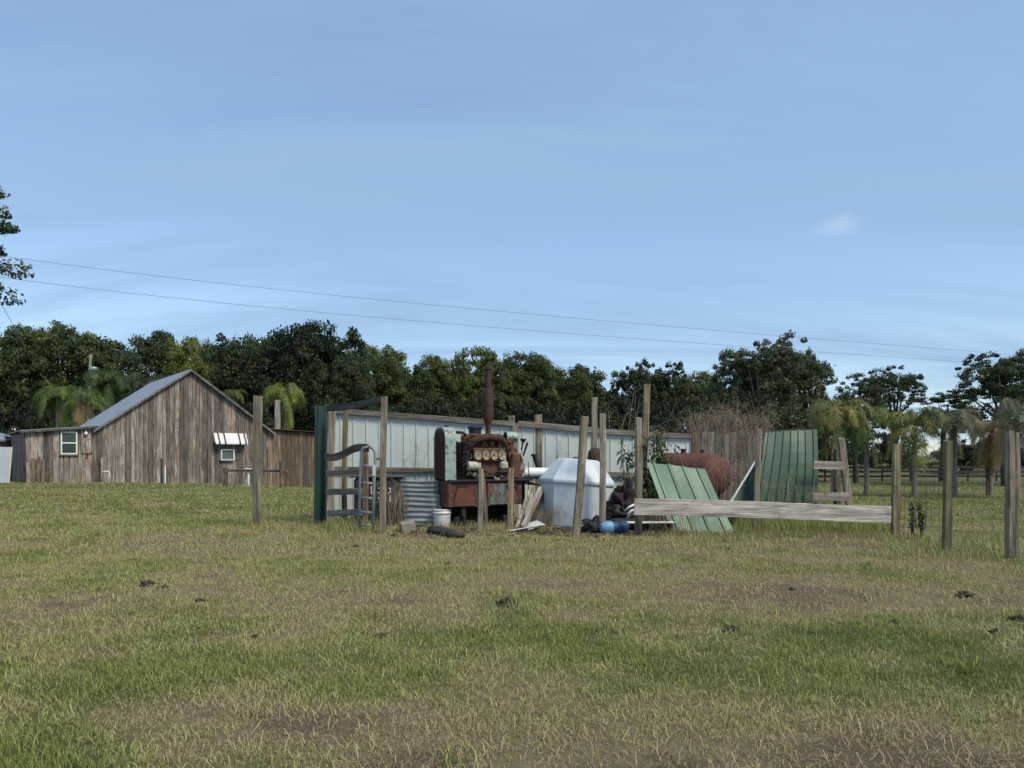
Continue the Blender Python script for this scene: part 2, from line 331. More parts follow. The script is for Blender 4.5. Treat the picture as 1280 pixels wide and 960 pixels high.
M['leaf'] = leafmat('foliage', .33); M['palmleaf'] = leafmat('palm_foliage', .3, .45, .5); M['dead'] = leafmat('dead_stems', .1, .5, .9)
def grassmat(name, blades):
    m, nt, b, L = newmat(name)
    dr = N(nt, 'ShaderNodeAttribute', attribute_name='dry'); at = N(nt, 'ShaderNodeAttribute', attribute_name='rnd')
    if blades:
        # dryness of a blade = local dryness shifted by its own random
        k = N(nt, 'ShaderNodeMath', operation='MULTIPLY_ADD'); k.inputs[1].default_value = .62; L(at.outputs['Fac'], k.inputs[0])
        s1 = N(nt, 'ShaderNodeMath', operation='SUBTRACT'); s1.inputs[1].default_value = .31; L(dr.outputs['Fac'], s1.inputs[0]); L(s1.outputs[0], k.inputs[2])
        r = ramp(nt, [(.0, (.20,.24,.066)), (.26, (.265,.285,.080)), (.46, (.34,.335,.12)), (.66, (.49,.42,.22)), (.86, (.40,.31,.18)), (1.0, (.23,.17,.11))])
        L(k.outputs[0], r.inputs['Fac']); L(r.outputs['Color'], b.inputs['Base Color']); b.inputs['Roughness'].default_value = .7; b.inputs['Specular IOR Level'].default_value = .2
        tr = N(nt, 'ShaderNodeBsdfTranslucent'); L(r.outputs['Color'], tr.inputs['Color'])
        ms = N(nt, 'ShaderNodeMixShader'); ms.inputs[0].default_value = .2; L(b.outputs[0], ms.inputs[1]); L(tr.outputs[0], ms.inputs[2])
        L(ms.outputs[0], nt.nodes['Material Output'].inputs['Surface'])
    else:
        tc = N(nt, 'ShaderNodeTexCoord'); n1 = N(nt, 'ShaderNodeTexNoise', Scale=14.0, Detail=8.0, Roughness=.75); L(tc.outputs['Object'], n1.inputs['Vector'])
        n2 = N(nt, 'ShaderNodeTexNoise', Scale=1.5, Detail=6.0, Roughness=.7); L(tc.outputs['Object'], n2.inputs['Vector'])
        k = N(nt, 'ShaderNodeMath', operation='MULTIPLY_ADD'); k.inputs[1].default_value = .7; L(n1.outputs['Fac'], k.inputs[0])
        s1 = N(nt, 'ShaderNodeMath', operation='SUBTRACT'); s1.inputs[1].default_value = .35; L(dr.outputs['Fac'], s1.inputs[0]); L(s1.outputs[0], k.inputs[2])
        r = ramp(nt, [(.12, (.07,.078,.028)), (.36, (.11,.11,.042)), (.52, (.16,.14,.066)), (.70, (.21,.165,.10)), (.85, (.14,.105,.07))])
        L(k.outputs[0], r.inputs['Fac']); L(r.outputs['Color'], b.inputs['Base Color']); b.inputs['Roughness'].default_value = .95; b.inputs['Specular IOR Level'].default_value = .1
        bp = N(nt, 'ShaderNodeBump', Strength=.9, Distance=.04); L(n1.outputs['Fac'], bp.inputs['Height']); L(bp.outputs[0], b.inputs['Normal'])
    return m
M['ground'] = grassmat('pasture_soil', False); M['blade'] = grassmat('grass_blades', True)
# ------------------------------------------------------------------ ground
ys = np.concatenate([np.linspace(-60, 1, 14), np.arange(1.5, 20, .13), np.arange(20, 70, .8), 70*1.12**np.arange(0, 28)])
xr = np.concatenate([np.arange(0, 16, .16), 16*1.09**np.arange(0, 50)])
xs = np.concatenate([-xr[::-1][:-1], xr])
GX, GY = np.meshgrid(xs, ys); GZ = ground_z(GX, GY)
V = np.stack([GX.ravel(), GY.ravel(), GZ.ravel()], 1); nx = len(xs); ny = len(ys)
ii = (np.arange(ny-1)[:, None]*nx+np.arange(nx-1)[None]).ravel()
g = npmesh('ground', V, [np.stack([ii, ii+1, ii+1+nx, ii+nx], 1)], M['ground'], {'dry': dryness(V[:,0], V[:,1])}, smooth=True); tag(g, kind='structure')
# grass blades, one object
def blade_arrays(x, y, h, wd, lean, dry, rnd):
    n = len(x); z = ground_z(x, y)-.004; a = rng.uniform(0, 2*PI, n); b = rng.uniform(0, 2*PI, n)
    wx, wy = np.cos(a)*wd/2, np.sin(a)*wd/2; lx, ly = np.cos(b)*lean*h, np.sin(b)*lean*h
    P = np.empty((n, 5, 3))
    P[:,0] = np.stack([x-wx, y-wy, z], 1); P[:,1] = np.stack([x+wx, y+wy, z], 1)
    mz = z+h*.6; P[:,2] = np.stack([x-wx*.8+lx*.3, y-wy*.8+ly*.3, mz], 1); P[:,3] = np.stack([x+wx*.8+lx*.3, y+wy*.8+ly*.3, mz], 1)
    P[:,4] = np.stack([x+lx, y+ly, z+h*np.sqrt(np.clip(1-(lean*.7)**2, .15, 1))], 1)
    o = np.arange(n)[:, None]*5
    return P.reshape(-1, 3), o+np.array([0,1,3,2]), o+np.array([2,3,4]), np.repeat(dry, 5), np.repeat(rnd, 5)
def wedge(n, y0, y1):
    y = np.sqrt(rng.uniform(y0**2, y1**2, n)); x = rng.uniform(-1, 1, n)*(.70*y*1.05+2.6); return x, y
Ps=[]; Q=[]; T=[]; DR=[]; RN=[]; off = 0
def put(arr):
    global off
    P, q, t, d, r = arr; Ps.append(P); Q.append(q+off); T.append(t+off); DR.append(d); RN.append(r); off += len(P)
for n, y0, y1, hh, ww in ((270000, 2.6, 5.5, .034, .0036), (320000, 5.5, 10, .038, .0048), (170000, 10, 17, .048, .0085), (110000, 17, 30, .055, .016), (75000, 30, 62, .065, .03)):
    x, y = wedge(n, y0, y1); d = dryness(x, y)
    cl = fbm(x*5, y*5, 77, 3); keep = rng.uniform(0, 1, n) < np.clip(.35+1.5*(cl-.2)-.55*np.clip(d-.55, 0, 1), .12, 1)
    x, y, d, cl = x[keep], y[keep], d[keep], cl[keep]; m_ = len(x)
    h = hh*rng.uniform(.4, 1.35, m_)*(.6+1.0*cl)*(1.18-.65*d); ln = rng.uniform(.15, 1.15, m_)+.3*d
    put(blade_arrays(x, y, h, ww*rng.uniform(.6, 1.3, m_), ln, d, rng.uniform(0, 1, m_)))
# flattened straw lying on the thatch
for n, y0, y1 in ((26000, 2.6, 6), (30000, 6, 14)):
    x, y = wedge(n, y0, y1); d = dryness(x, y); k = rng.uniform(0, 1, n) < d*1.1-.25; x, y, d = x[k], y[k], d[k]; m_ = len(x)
    put(blade_arrays(x, y, rng.uniform(.03, .10, m_), .0045 + 0*x, rng.uniform(1.2, 2.2, m_), np.clip(d+.2, 0, .80), rng.uniform(.3, .8, m_)))
# taller tufts and seed stems scattered over the field
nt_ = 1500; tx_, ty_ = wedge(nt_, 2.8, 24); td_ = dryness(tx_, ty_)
for k in range(nt_):
    nb = int(rng.uniform(8, 34)); sp_ = rng.uniform(.02, .10); hh = rng.uniform(.05, .13); sz = 1+ty_[k]/16
    put(blade_arrays(tx_[k]+rng.normal(0, sp_, nb), ty_[k]+rng.normal(0, sp_, nb), hh*rng.uniform(.5, 1.2, nb), .0052*sz*rng.uniform(.7, 1.3, nb), rng.uniform(.2, 1.0, nb), np.full(nb, np.clip(td_[k]+rng.uniform(-.35, .15), 0, .8)), rng.uniform(0, 1, nb)))
n = 900; x, y = wedge(n, 2.8, 16); d = dryness(x, y); put(blade_arrays(x, y, rng.uniform(.08, .19, n), .0022+.0002*y, rng.uniform(.1, .8, n), np.full(n, .68), rng.uniform(.3, .7, n)))
V = np.concatenate(Ps)
g = npmesh('grass', V, [np.concatenate(Q), np.concatenate(T)], M['blade'], {'dry': np.concatenate(DR), 'rnd': np.concatenate(RN)})
tag(g, 'short patchy pasture grass, green with straw coloured bands', 'grass', kind='stuff')
# rough taller grass round the junk and fences
Ps=[]; Q=[]; T=[]; DR=[]; RN=[]; off = 0
def patch(n, px0, px1, py0, py1, hh, dry, ww=.007):
    py = rng.uniform(py0, py1, n); y = H*F/(py-HOR); px = rng.uniform(px0, px1, n); x = (px-640)*y/F
    k = fbm(x*3, y*3, 5) > .38; x, y = x[k], y[k]; n = len(x); ln = rng.uniform(.1, .9, n)
    put(blade_arrays(x, y, hh*rng.uniform(.35, 1.25, n), ww*rng.uniform(.6, 1.3, n), ln, np.clip(dry+rng.normal(0, .1, n), 0, 1), rng.uniform(0, 1, n)))
patch(1800, 408, 475, 650, 668, .22, .40); patch(1200, 485, 560, 655, 668, .13, .55); patch(2400, 545, 690, 654, 666, .16, .6)
patch(900, 690, 800, 668, 674, .05, .6); patch(900, 800, 960, 664, 674, .12, .5); patch(9000, 920, 1118, 646, 668, .28, .22); patch(1500, 1050, 1120, 628, 650, .2, .4)
patch(3500, 1105, 1280, 672, 702, .16, .45); patch(1500, 300, 410, 650, 662, .12, .5); patch(2500, 830, 1115, 664, 678, .12, .55)
g = npmesh('tall_grass', np.concatenate(Ps), [np.concatenate(Q), np.concatenate(T)], M['blade'], {'dry': np.concatenate(DR), 'rnd': np.concatenate(RN)})
tag(g, 'taller rough grass and weeds round the junk and fence posts', 'grass', kind='stuff')


# ------------------------------------------------------------------ barn
EX = [0]
def board_wall(mb, x0, x1, top, zb, y, wmin=.17, wmax=.30, gap=.018, mi=0, cut=None):
    x = x0
    while x < x1-.01:
        ww = min(random.uniform(wmin, wmax), x1-x); a, b = x+gap/2, x+ww-gap/2; t = random.uniform(.018, .030); dz = random.uniform(-.05, .03)
        if b-a > .02:
            mid = [a, b]
            for ap in (cut or []):
                if a < ap < b: mid = [a, ap, b]
            pts = [(a, zb+dz)]+[(b, zb+dz)]+[(q, top(q)) for q in mid[::-1]]
            mb.prism(pts, y-t, y, mi, random.random())
        x += ww
P0 = (-24.9, 37.8); BR = R(38)
barn = thing('wooden_barn', 'long weathered board barn with low gable and side lean-tos, striped awning on its front', 'barn', (*P0, 0), BR)
W1, WR, W2, WE, BD = 3.5, 8.0, 12.5, 17.5, 9.8; ZE, ZR, ZL = 3.06, 6.35, 2.66
def gtop(x): return (ZE+(ZR-ZE)*(1-abs(x-WR)/(WR-W1)))-.03
mb = MB(); board_wall(mb, W1, W2, gtop, -1.2, 0, cut=[WR])
mb.prism([(W1+.02, -1.2), (W2-.02, -1.2), (W2-.02, ZE-.1), (WR, ZR-.12), (W1+.02, ZE-.1)], .02, .08)
mb.box(((W1+W2)/2, BD, .9), (W2-W1, .08, 4.1)); mb.prism([(W1, ZE-.1), (W2, ZE-.1), (WR, ZR-.1)], BD-.04, BD+.04)
mb.build('wall', M['barn'], barn)
mb = MB(); ltop = lambda x: lerp(ZL, ZE-.10, x/W1)-.05
board_wall(mb, 0, W1, ltop, -1.2, .0); mb.box((W1/2, .05, .7), (W1-.04, .05, 3.7))
sd_ = MB(); board_wall(sd_, 0, BD, lambda x: ZL-.1, -1.2, 0)
for v, in zip(sd_.v): mb.v.append((0-.001+v[1], BD-v[0], v[2]))
o_ = len(mb.f); 
base = len(mb.v)-len(sd_.v)
mb.f += [tuple(base+i for i in f) for f in sd_.f]; mb.m += sd_.m; mb.r += sd_.r
mb.box((.06, BD/2, .65), (.05, BD-.1, 3.7)); mb.box((W1/2, BD, .65), (W1, .06, 3.7))
lean = mb.build('lean_to_wall', M['barn'], barn)
mb = MB(); atop = lambda x: lerp(ZE-.06, 2.78, (x-W2)/(WE-W2))-.05
board_wall(mb, W2+.02, WE, atop, -1.4, .06, .22, .34); mb.box(((W2+WE)/2, .12, .7), (WE-W2-.1, .05, 3.8)); mb.box((WE-.02, BD/2, .7), (.06, BD-.2, 3.8))
tag(mb.build('annex_wall', M['annex'], barn), label='warm brown board wall of the right-hand annex')
# roofs: corrugated sheets with thickness and rake boards
def roof(name, xa, za, xb, zb, y0, y1, mat):
    mb = MB(); n = int((y1-y0)/.19)
    for s in range(n*2):
        ya, yb = y0+(y1-y0)*s/(2*n), y0+(y1-y0)*(s+1)/(2*n); h1 = .02*(s%2); h2 = .02*((s+1)%2)
        V = [(xa, ya, za+h1), (xb, ya, zb+h1), (xb, yb, zb+h2), (xa, yb, za+h2)]
        mb.add(V+[(x, y, z-.015) for x, y, z in V], [(0,1,2,3), (7,6,5,4), (0,3,7,4), (1,5,6,2), (0,4,5,1), (3,2,6,7)], 0, .3)
    return mb.build(name, mat, barn)
sl = (ZR-ZE)/(WR-W1)
r1 = roof('roof', W1-.45, ZE-.45*sl, WR+.02, ZR+.02, -.30, BD+.3, M['roofmetal'])
r2 = roof('roof', W2+.45, ZE-.45*sl, WR-.02, ZR+.02, -.30, BD+.3, M['roofmetal'])
roof('lean_to_roof', -.25, ZL-.02, W1+.1, ZE-.06, -.28, BD+.2, M['roofmetal'])
tag(roof('annex_roof', W2-.1, ZE-.03, WE+.3, 2.80, -.22, BD+.2, M['rustbrown']), label='rusty low annex roof')
mb = MB()
for xa, xb in ((W1-.45, WR), (W2+.45, WR)):
    za = ZE-.45*sl-.12; zb = ZR-.12
    V = [(xa, -.27, za), (xb, -.27, zb), (xb, -.27, zb+.12), (xa, -.27, za+.12)]; mb.add(V+[(x, -.235, z) for x, y, z in V], [(0,1,2,3), (7,6,5,4), (0,4,5,1), (2,6,7,3), (0,3,7,4), (1,5,6,2)])
mb.build('rake_board', M['plankgrey'], barn)
mb = MB(); V = [(-.25, -.26, ZL-.14), (W1-.3, -.26, ZE-.2), (W1-.3, -.26, ZE-.08), (-.25, -.26, ZL-.03)]
mb.add(V+[(x, -.235, z) for x, y, z in V], [(0,1,2,3), (7,6,5,4), (0,4,5,1), (2,6,7,3), (0,3,7,4), (1,5,6,2)]); mb.build('fascia', M['plankgrey'], barn)
def bl(px):   # front wall parameter seen at px
    u = (px-640)/F; return (P0[0]-u*P0[1])/(u*math.sin(BR)-math.cos(BR))
def bz(py, x): return H+(HOR-py)*(P0[1]+x*math.sin(BR))/F
def wbox(px0, px1, py0, py1):
    a, b = bl(px0), bl(px1); m_ = (a+b)/2; return a, b, bz(py1, m_), bz(py0, m_)
# white window
a, b, z0, z1 = wbox(75.5, 96.5, 539.5, 568); cx = (a+b)/2; cz = (z0+z1)/2
mb = MB(); fw = .07
for q in ((cx, z1-fw/2, b-a, fw), (cx, z0+fw/2, b-a, fw), (cx, cz, b-a-.1, fw)): mb.box((q[0], -.055, q[1]), (q[2], .06, q[3]), bev=.006)
for q in (a+fw/2, b-fw/2): mb.box((q, -.057, cz), (fw, .06, z1-z0-.02), bev=.006)
win = mb.build('window', M['white'], barn); mb = MB(); mb.box((cx, -.04, (z0+cz)/2), (b-a-.1, .012, cz-z0-.06)); mb.build('pane', M['glass'], win)
mb = MB(); mb.box((cx, -.043, (z1+cz)/2), (b-a-.1, .012, z1-cz-.06)); mb.build('pane', M['glass'], win); mb = MB(); mb.box((cx, -.07, z0-.04), (b-a+.12, .10, .05)); mb.build('sill', M['plankgrey'], win)
# window under the awning, with a framed cooler in its lower half
a, b, z0, z1 = wbox(273, 292, 553, 575.5); cx = (a+b)/2; cz = z0+(z1-z0)*.62
mb = MB(); mb.box((cx, -.03, z1-.03), (b-a, .05, .05)); mb.box((a+.03, -.032, (z0+z1)/2), (.05, .05, z1-z0)); mb.box((b-.03, -.032, (z0+z1)/2), (.05, .05, z1-z0))
w2 = mb.build('window', M['plankgrey'], barn); mb = MB(); mb.box((cx, -.035, (cz+z1)/2), (b-a-.1, .012, z1-cz)); mb.build('pane', M['glass'], w2)
mb = MB(); 
for q in ((cx+.04, cz-.03, b-a-.10, .06), (cx+.04, z0+.03, b-a-.10, .06)): mb.box((q[0], -.12, q[1]), (q[2], .2, q[3]), bev=.008)
for q in (a+.12, b-.04): mb.box((q, -.122, (z0+cz)/2), (.07, .2, cz-z0-.02), bev=.008)
ac = mb.build('air_conditioner', M['white'], barn); mb = MB()
for k in range(9): mb.box((cx+.04, -.10, lerp(z0+.08, cz-.08, k/8)), (b-a-.25, .16, .025), (R(25),0,0))
mb.box((cx+.04, -.04, (z0+cz)/2), (b-a-.25, .05, cz-z0-.1)); mb.build('grille', M['galv'], ac)
# striped awning
a, b, z0, z1 = wbox(266.5, 306.5, 541.5, 555); n = 11; mb = MB(); hh = z1-z0
for k in range(n):
    xa, xb = lerp(a, b, k/n), lerp(a, b, (k+1)/n); mi = 1 if k in (1, 2.5, 3, 8, 9.5, 10) else 0
    if k in (1, 3, 8, 10): xm = lerp(xa, xb, .65); segs = ((xa, xm, 1), (xm, xb, 0))
    else: segs = ((xa, xb, 0),)
    for sa, sb, mi in segs:
        prof = [(-.03, z1), (-.14, z1-.04), (-.42, z0+.20), (-.50, z0+.08), (-.51, z0-.02)]
        for (ya, za), (yb, zb) in zip(prof, prof[1:]):
            mb.add([(sa, ya, za), (sb, ya, za), (sb, yb, zb), (sa, yb, zb)], [(0,1,2,3)], mi)
for q in (a, b): mb.add([(q, -.03, z1), (q, -.14, z1-.04), (q, -.42, z0+.2), (q, -.5, z0+.08), (q, -.03, z0+.10)], [(0,1,2,3,4)], 0)
tag(mb.build('awning', [M['white'], M['brownstripe']], barn, solid=.008), label='white metal awning with brown stripes')
# light, hook iron, small white box
mb = MB(); mb.lathe([(.03, 0), (.03, .05), (.07, .07), (.10, .16), (.06, .22), (.01, .24)], 14, (bl(107), -.12, bz(541, bl(107))+.1), (PI, 0, 0)); mb.tube([(bl(107), 0, bz(541, bl(107))+.12), (bl(107), -.12, bz(541, bl(107))+.12)], .012); mb.build('wall_lamp', M['white'], barn)
mb = MB(); x_ = bl(108.5); z_ = bz(567, x_)
mb.box((x_, -.05, z_), (.5, .03, .03)); mb.tube([(x_, -.06, z_), (x_+.05, -.07, z_-.1), (x_+.02, -.07, z_-.24), (x_-.08, -.07, z_-.18)], .02, 6); mb.tube([(x_-.2, -.05, z_), (x_-.2, -.05, z_+.1)], .015, 6); mb.tube([(x_+.2, -.05, z_), (x_+.2, -.05, z_+.1)], .015, 6); mb.build('hanging_iron', M['iron'], barn)
# door in the gable boards: faint vertical joints with hinges at px 248
def wl(x, y): return Vector((P0[0]+x*math.cos(BR)-y*math.sin(BR), P0[1]+x*math.sin(BR)+y*math.cos(BR), 0))
def on_wall(name, label, cat, px0, px1, py0, py1, mat, y=-.18, lean=.08, group=None, t=.04):
    a, b, z0, z1 = wbox(px0, px1, py0, py1); p = wl((a+b)/2, y); g0 = gz(p.x, p.y); 
    mb = MB(); hz = z1-g0; mb.box((0, 0, hz/2), (b-a, t, hz), (lean, 0, 0), bev=.006)
    return tag(mb.build(name, mat, None, (p.x, p.y, g0), (0, 0, BR)), label, cat, group)
i = 0
for px0, px1, py0, lb in ((32.5, 38, 578, 'leftmost and shortest loose board leaning on the lean-to wall'), (38.5, 44, 573, 'second loose brown board from the barn corner, leaning left of the white window'), (45, 50, 570.5, 'tallest loose brown board leaning left of the white barn window'), (50.5, 55.5, 574, 'loose brown board leaning nearest to the white barn window')):
    on_wall('loose_board', lb, 'board', px0, px1, py0, 602, M['annex'] if i % 2 else M['barn'], group='loose boards leaning on the barn'); i += 1
on_wall('loose_board', 'grey board stub leaning on barn wall just left of the bent white pipe', 'board', 125, 128, 572, 603, M['barn'])
mb = MB(); p = wl(bl(134), -.5); g0 = gz(p.x, p.y); h_ = .62
mb.tube([(-.32, 0, h_), (-.02, 0, h_+.02), (0, 0, h_-.02), (.08, 0, 0)], .028, 8); tag(mb.build('bent_pipe', M['pvc'], None, (p.x, p.y, g0), (0,0,BR), smooth=True), 'white plastic pipe bent over at the top, standing before the barn', 'pipe')
def stick(name, label, cat, px, py0, py1, d, r, mat, n=6, group=None, lean=0):
    x = X(px, d); g0 = gz(x, d); h = Z(py0, d)-g0; mb = MB()
    mb.tube([(0, 0, 0), (lean*.5, 0, h*.5), (lean, 0, h)], [r, r, r*.95], n, jit=.05); return tag(mb.build(name, mat, None, (x, d, g0)), label, cat, group)
stick('white_stake', 'thin white stake beside a dark post before the barn gable', 'stake', 206.5, 582, 603, 36.5, .035, M['pvc'])
stick('wooden_post', 'short dark post beside the thin white stake before the barn', 'post', 202.3, 573, 604, 36.8, .075, M['postdark'], 8)
stick('wooden_post', 'short brown stump post at the foot of the barn gable left of the awning', 'post', 252.5, 588, 604, 36.8, .07, M['barn'], 8)
# hitching rail
hx0, hx1, hd0, hd1 = 282, 352, 33.5, 32.0
rail = thing('hitching_rail', 'dark hitching rail on two posts before the barn, below the awning', 'rail', (X(hx0, hd0), hd0, gz(X(hx0, hd0), hd0)))
r0 = Vector(rail.location)
for px, d, py0 in ((282, hd0, 585), (352, hd1, 577)):
    p = Vector((X(px, d), d, gz(X(px, d), d))); mb = MB(); h = Z(py0, d)-p.z; mb.tube([(0,0,-.1), (0,0,h*.5), (0,0,h)], [.11, .10, .11], 8, jit=.08); mb.build('post', M['postdark'], rail, p-r0)
mb = MB(); pa = Vector((X(285, hd0-.1), hd0-.1, Z(588, hd0))); pb = Vector((X(359, hd1-.1), hd1-.1, Z(589, hd1))); mb.tube([pa-r0, (pa+pb)/2-r0+Vector((0,0,.03)), pb-r0], .055, 7); mb.build('rail', M['postdark'], rail)
mb = MB(); mb.box((0,0,-.07), (.32,.22,.13), bev=.03); mb.tube([(0,0,-.12),(0,0,-.9)], .05, 7)
tag(mb.build('salt_block', [M['white']], None, (X(308.5, 33), 33.2, Z(585.5, 33))), 'small white block on a short stand behind the hitching rail', 'block')
# white post beside annex / behind it
o = stick('white_post', 'pale square post rising above the barn annex roof before the palm', 'post', 347, 500, 600, 50, .21, M['slab'], 4)
# far-left shed corner and panel
sh = thing('tan_shed', 'tan shed corner with grey roof at the far left edge', 'shed', (-33, 44, -.5))
mb = MB(); mb.box((0,0,1.35), (5.2, 4, 2.7)); mb.build('wall', M['tan'], sh); mb = MB(); mb.prism([(-2.8, 2.7), (2.8, 2.7), (2.8, 2.8), (0, 3.6), (-2.8, 2.8)], -2.2, 2.2); mb.build('roof', M['roofmetal'], sh)
mb = MB(); mb.box((0,0,.9), (1.3, .05, 1.8), (R(-6), 0, 0), bev=.01); tag(mb.build('pale_sheet', M['sheetwhite'], None, (X(-1, 37), 37, .0), (0, 0, R(-8))), 'pale flat panel leaning beside the left end of the barn', 'panel')

# ------------------------------------------------------------------ posts of the yard
def wpost(name, label, bx, by, tx, ty, wpx, mat, d=None, dfrac=.8, group=None, yaw=None, rough=.01, depth_lean=0, zbase=None):
    d = d or D(by); x = X(bx, d); g0 = (gz(x, d) if zbase is None else zbase)-.03; h = Z(ty, d)-g0; w_ = wpx*.86*d/F; dx = X(tx, d)-x; dp = w_*dfrac
    mb = MB(); n = 9; V = []; c = .18
    prof = [(-.5+c*.5,-.5), (.5-c*.5,-.5), (.5,-.5+c), (.5,.5-c), (.5-c*.5,.5), (-.5+c*.5,.5), (-.5,.5-c), (-.5,-.5+c)]
    yw = R(random.uniform(-14, 14)) if yaw is None else yaw
    bow = random.uniform(-1,1)*rough*1.5
    for k in range(n):
        t = k/(n-1); ww = w_*(1+random.uniform(-.05, .05)-.04*t); dd = dp*(1+random.uniform(-.05, .05))
        ox = dx*t+bow*math.sin(t*PI)+random.uniform(-1,1)*rough*.5; oy = depth_lean*t
        for u, v in prof:
            px_, py_ = u*ww, v*dd; zz = h*t+(random.uniform(-1.0, 1.0)*w_*.12 if k == n-1 else 0)
            V.append((ox+px_*math.cos(yw)-py_*math.sin(yw), oy+px_*math.sin(yw)+py_*math.cos(yw), zz))
    Fc = [(k*8+i, k*8+(i+1)%8, (k+1)*8+(i+1)%8, (k+1)*8+i) for k in range(n-1) for i in range(8)]+[tuple(range((n-1)*8, n*8))]
    rr = random.random()
    while not .35 < (rr*7.31) % 1 < .85: rr = random.random()
    mb.add(V, Fc, 0, rr); return tag(mb.build(name, mat, None, (x, d, g0)), label, 'post', group)
PV, PD, PG = M['postv'], M['postdark'], M['postgreen']
wpost('wooden_post', 'thick weathered post alone on the grass in front of the barn annex', 322, 657, 322.5, 495, 12, PV)
wpost('wooden_post', 'brown front corner post right of the grey metal ladder', 478.5, 667, 480.5, 496, 9.5, PV)
wpost('wooden_post', 'wide pale board post directly right of the dark green corner sheet', 413, 658, 415, 515, 11, PV, d=14.6, dfrac=.4)
wpost('wooden_post', 'mossy post seen through the pen rails left of the grey ladder', 430.5, 652, 432, 510, 7.5, PG, d=14.9)
wpost('wooden_post', 'short dark post behind the top of the grey ladder', 456, 655, 456.5, 560, 8, PD, d=14.2)
wpost('wooden_post', 'leaning pale post in front of the white plastic tank', 719.5, 672, 730.5, 521, 11.5, PV)
wpost('wooden_post', 'tall dark board post rising behind the white tank above the rust drum', 744, 655, 743.5, 497, 8.5, PV, d=15.6, dfrac=.4)
wpost('wooden_post', 'split grey brown post against the right side of the white tank', 752.5, 650, 753.5, 517, 9.5, PV, d=13.3)
wpost('wooden_post', 'tallest leaning post, behind the leafy shrub', 801, 655, 809, 480, 9.5, PG, d=15.0)
wpost('wooden_post', 'grey post carrying the left end of the long pale plank', 797.5, 672, 798.5, 522, 9.5, PV, d=12.5)
wpost('wooden_post', 'brown post behind the long plank, left of the tall green sheets', 945, 669, 948.5, 537, 8, PV, d=13.0)
wpost('wooden_post', 'mossy post carrying the right end of the long pale plank', 1118.5, 673, 1121.5, 555, 11, PG)
wpost('wooden_post', 'mossy fence post standing between the plank end and the right edge post', 1183.5, 690, 1185, 551, 11, PG)
wpost('wooden_post', 'thick grey fence post nearest the right edge of the photo', 1262, 700, 1262, 539, 11, PV, d=D(701))
wpost('wooden_post', 'slimmer post paired close behind the thick right edge post', 1270, 699, 1270.5, 541, 7, PV, d=D(698))
sp = [wpost('wooden_post', 'short pale stake in front of the middle of the rusty engine skid', 600, 664, 601, 586, 8, PV, d=13.3),
      wpost('wooden_post', 'short stake before the right end of the engine skid', 638, 665, 639.5, 585, 8, PG, d=13.2)]
wpost('wooden_post', 'crooked dark branch stake touching the pale stake before the engine', 608, 662, 603.5, 590, 4.5, PV, d=13.4)
wpost('wooden_post', 'leaning round grey log post right of the tall green sheets', 1062, 630, 1051, 548, 10, PV, d=14.5, zbase=Z(632, 14.5))
wpost('wooden_post', 'dark upright post behind the leaning grey log post', 1047, 640, 1047, 562, 9, PD, d=15.2)
wpost('thin_metal_stake', 'thin rusty stake standing in the far pasture, right side', 1234, 622, 1233.5, 583, 3.2, M['rustbrown'], d=D(620))
for (px, py, wd_, lb) in ((639, 520, 9, 'post top showing above the pale sheet fence, just right of the muffler'), (673, 518, 11.5, 'square post top showing above the pale sheet fence over the tank')):
    wpost('wooden_post', lb, px, 655, px, py, wd_, PV, d=16.3)

# ------------------------------------------------------------------ planks
def plank(name, label, a, b, hgt, th, mat, curve=None, cat='plank', group=None, tilt=0, seg=10, endcut=0, parent=None):
    a = Vector(a); b = Vector(b); d = b-a; Ln = d.length; ex = d.normalized(); ez = Vector((0,0,1)); ez = (ez-ex*ez.dot(ex))
    if ez.length < .05: ez = Vector((0,-1,0))
    ez.normalize(); ey = ez.cross(ex); V = []; mb = MB()
    for k in range(seg+1):
        t = k/seg; o = curve(t) if curve else 0; hh = hgt*(1+random.uniform(-.03, .03))
        ox = Ln*t+(random.uniform(-.01, .01) if k in (0, seg) else 0); j = random.uniform(-.002, .002)
        for u, v in ((-.5,-.47), (.5,-.47), (.5,.47), (-.5,.47)): V.append((ox, u*th+j, v*hh+o))
    Fc = [(k*4+i, (k+1)*4+i, (k+1)*4+(i+1)%4, k*4+(i+1)%4) for k in range(seg) for i in range(4)]+[(0,1,2,3), (seg*4+3, seg*4+2, seg*4+1, seg*4)]
    rr = random.random()
    while name == 'long_plank' and not .72 < (rr*7.31) % 1 < .95: rr = random.random()
    mb.add(V, Fc, 0, rr); o = mb.build(name, mat, None, bevel=.004)
    Mx = Matrix((ex, ey, ez)).transposed().to_4x4()
    if tilt: Mx = Mx@Matrix.Rotation(tilt, 4, 'X')
    Mx.translation = a; 
    if parent: o.parent = parent; Mx = parent.matrix_world.inverted()@Mx
    o.matrix_local = Mx
    return tag(o, label, cat, group) if label else o
def P(px, py, d): return (X(px, d), d, Z(py, d))
plank('long_plank', 'long thick pale plank running waist low before the green sheets', P(793, 633.5, 12.25), P(1113, 642.5, 12.0), .285, .06, M['plank'], seg=24, curve=lambda t: .012*math.sin(t*5))
plank('top_board', 'sagging charred board bridging the green corner sheet and the brown corner post', P(409, 511, 14.4), P(477, 500, 12.95), .125, .04, M['plankdark'], curve=lambda t: -.02*math.sin(t*PI), cat='board')
plank('warped_board', 'wavy warped dark board running from green sheet to ladder top', P(406, 571, 14.1), P(461, 560, 13.3), .15, .03, M['plankdark'], curve=lambda t: -.045*math.sin(t*2*PI), cat='board', seg=16)
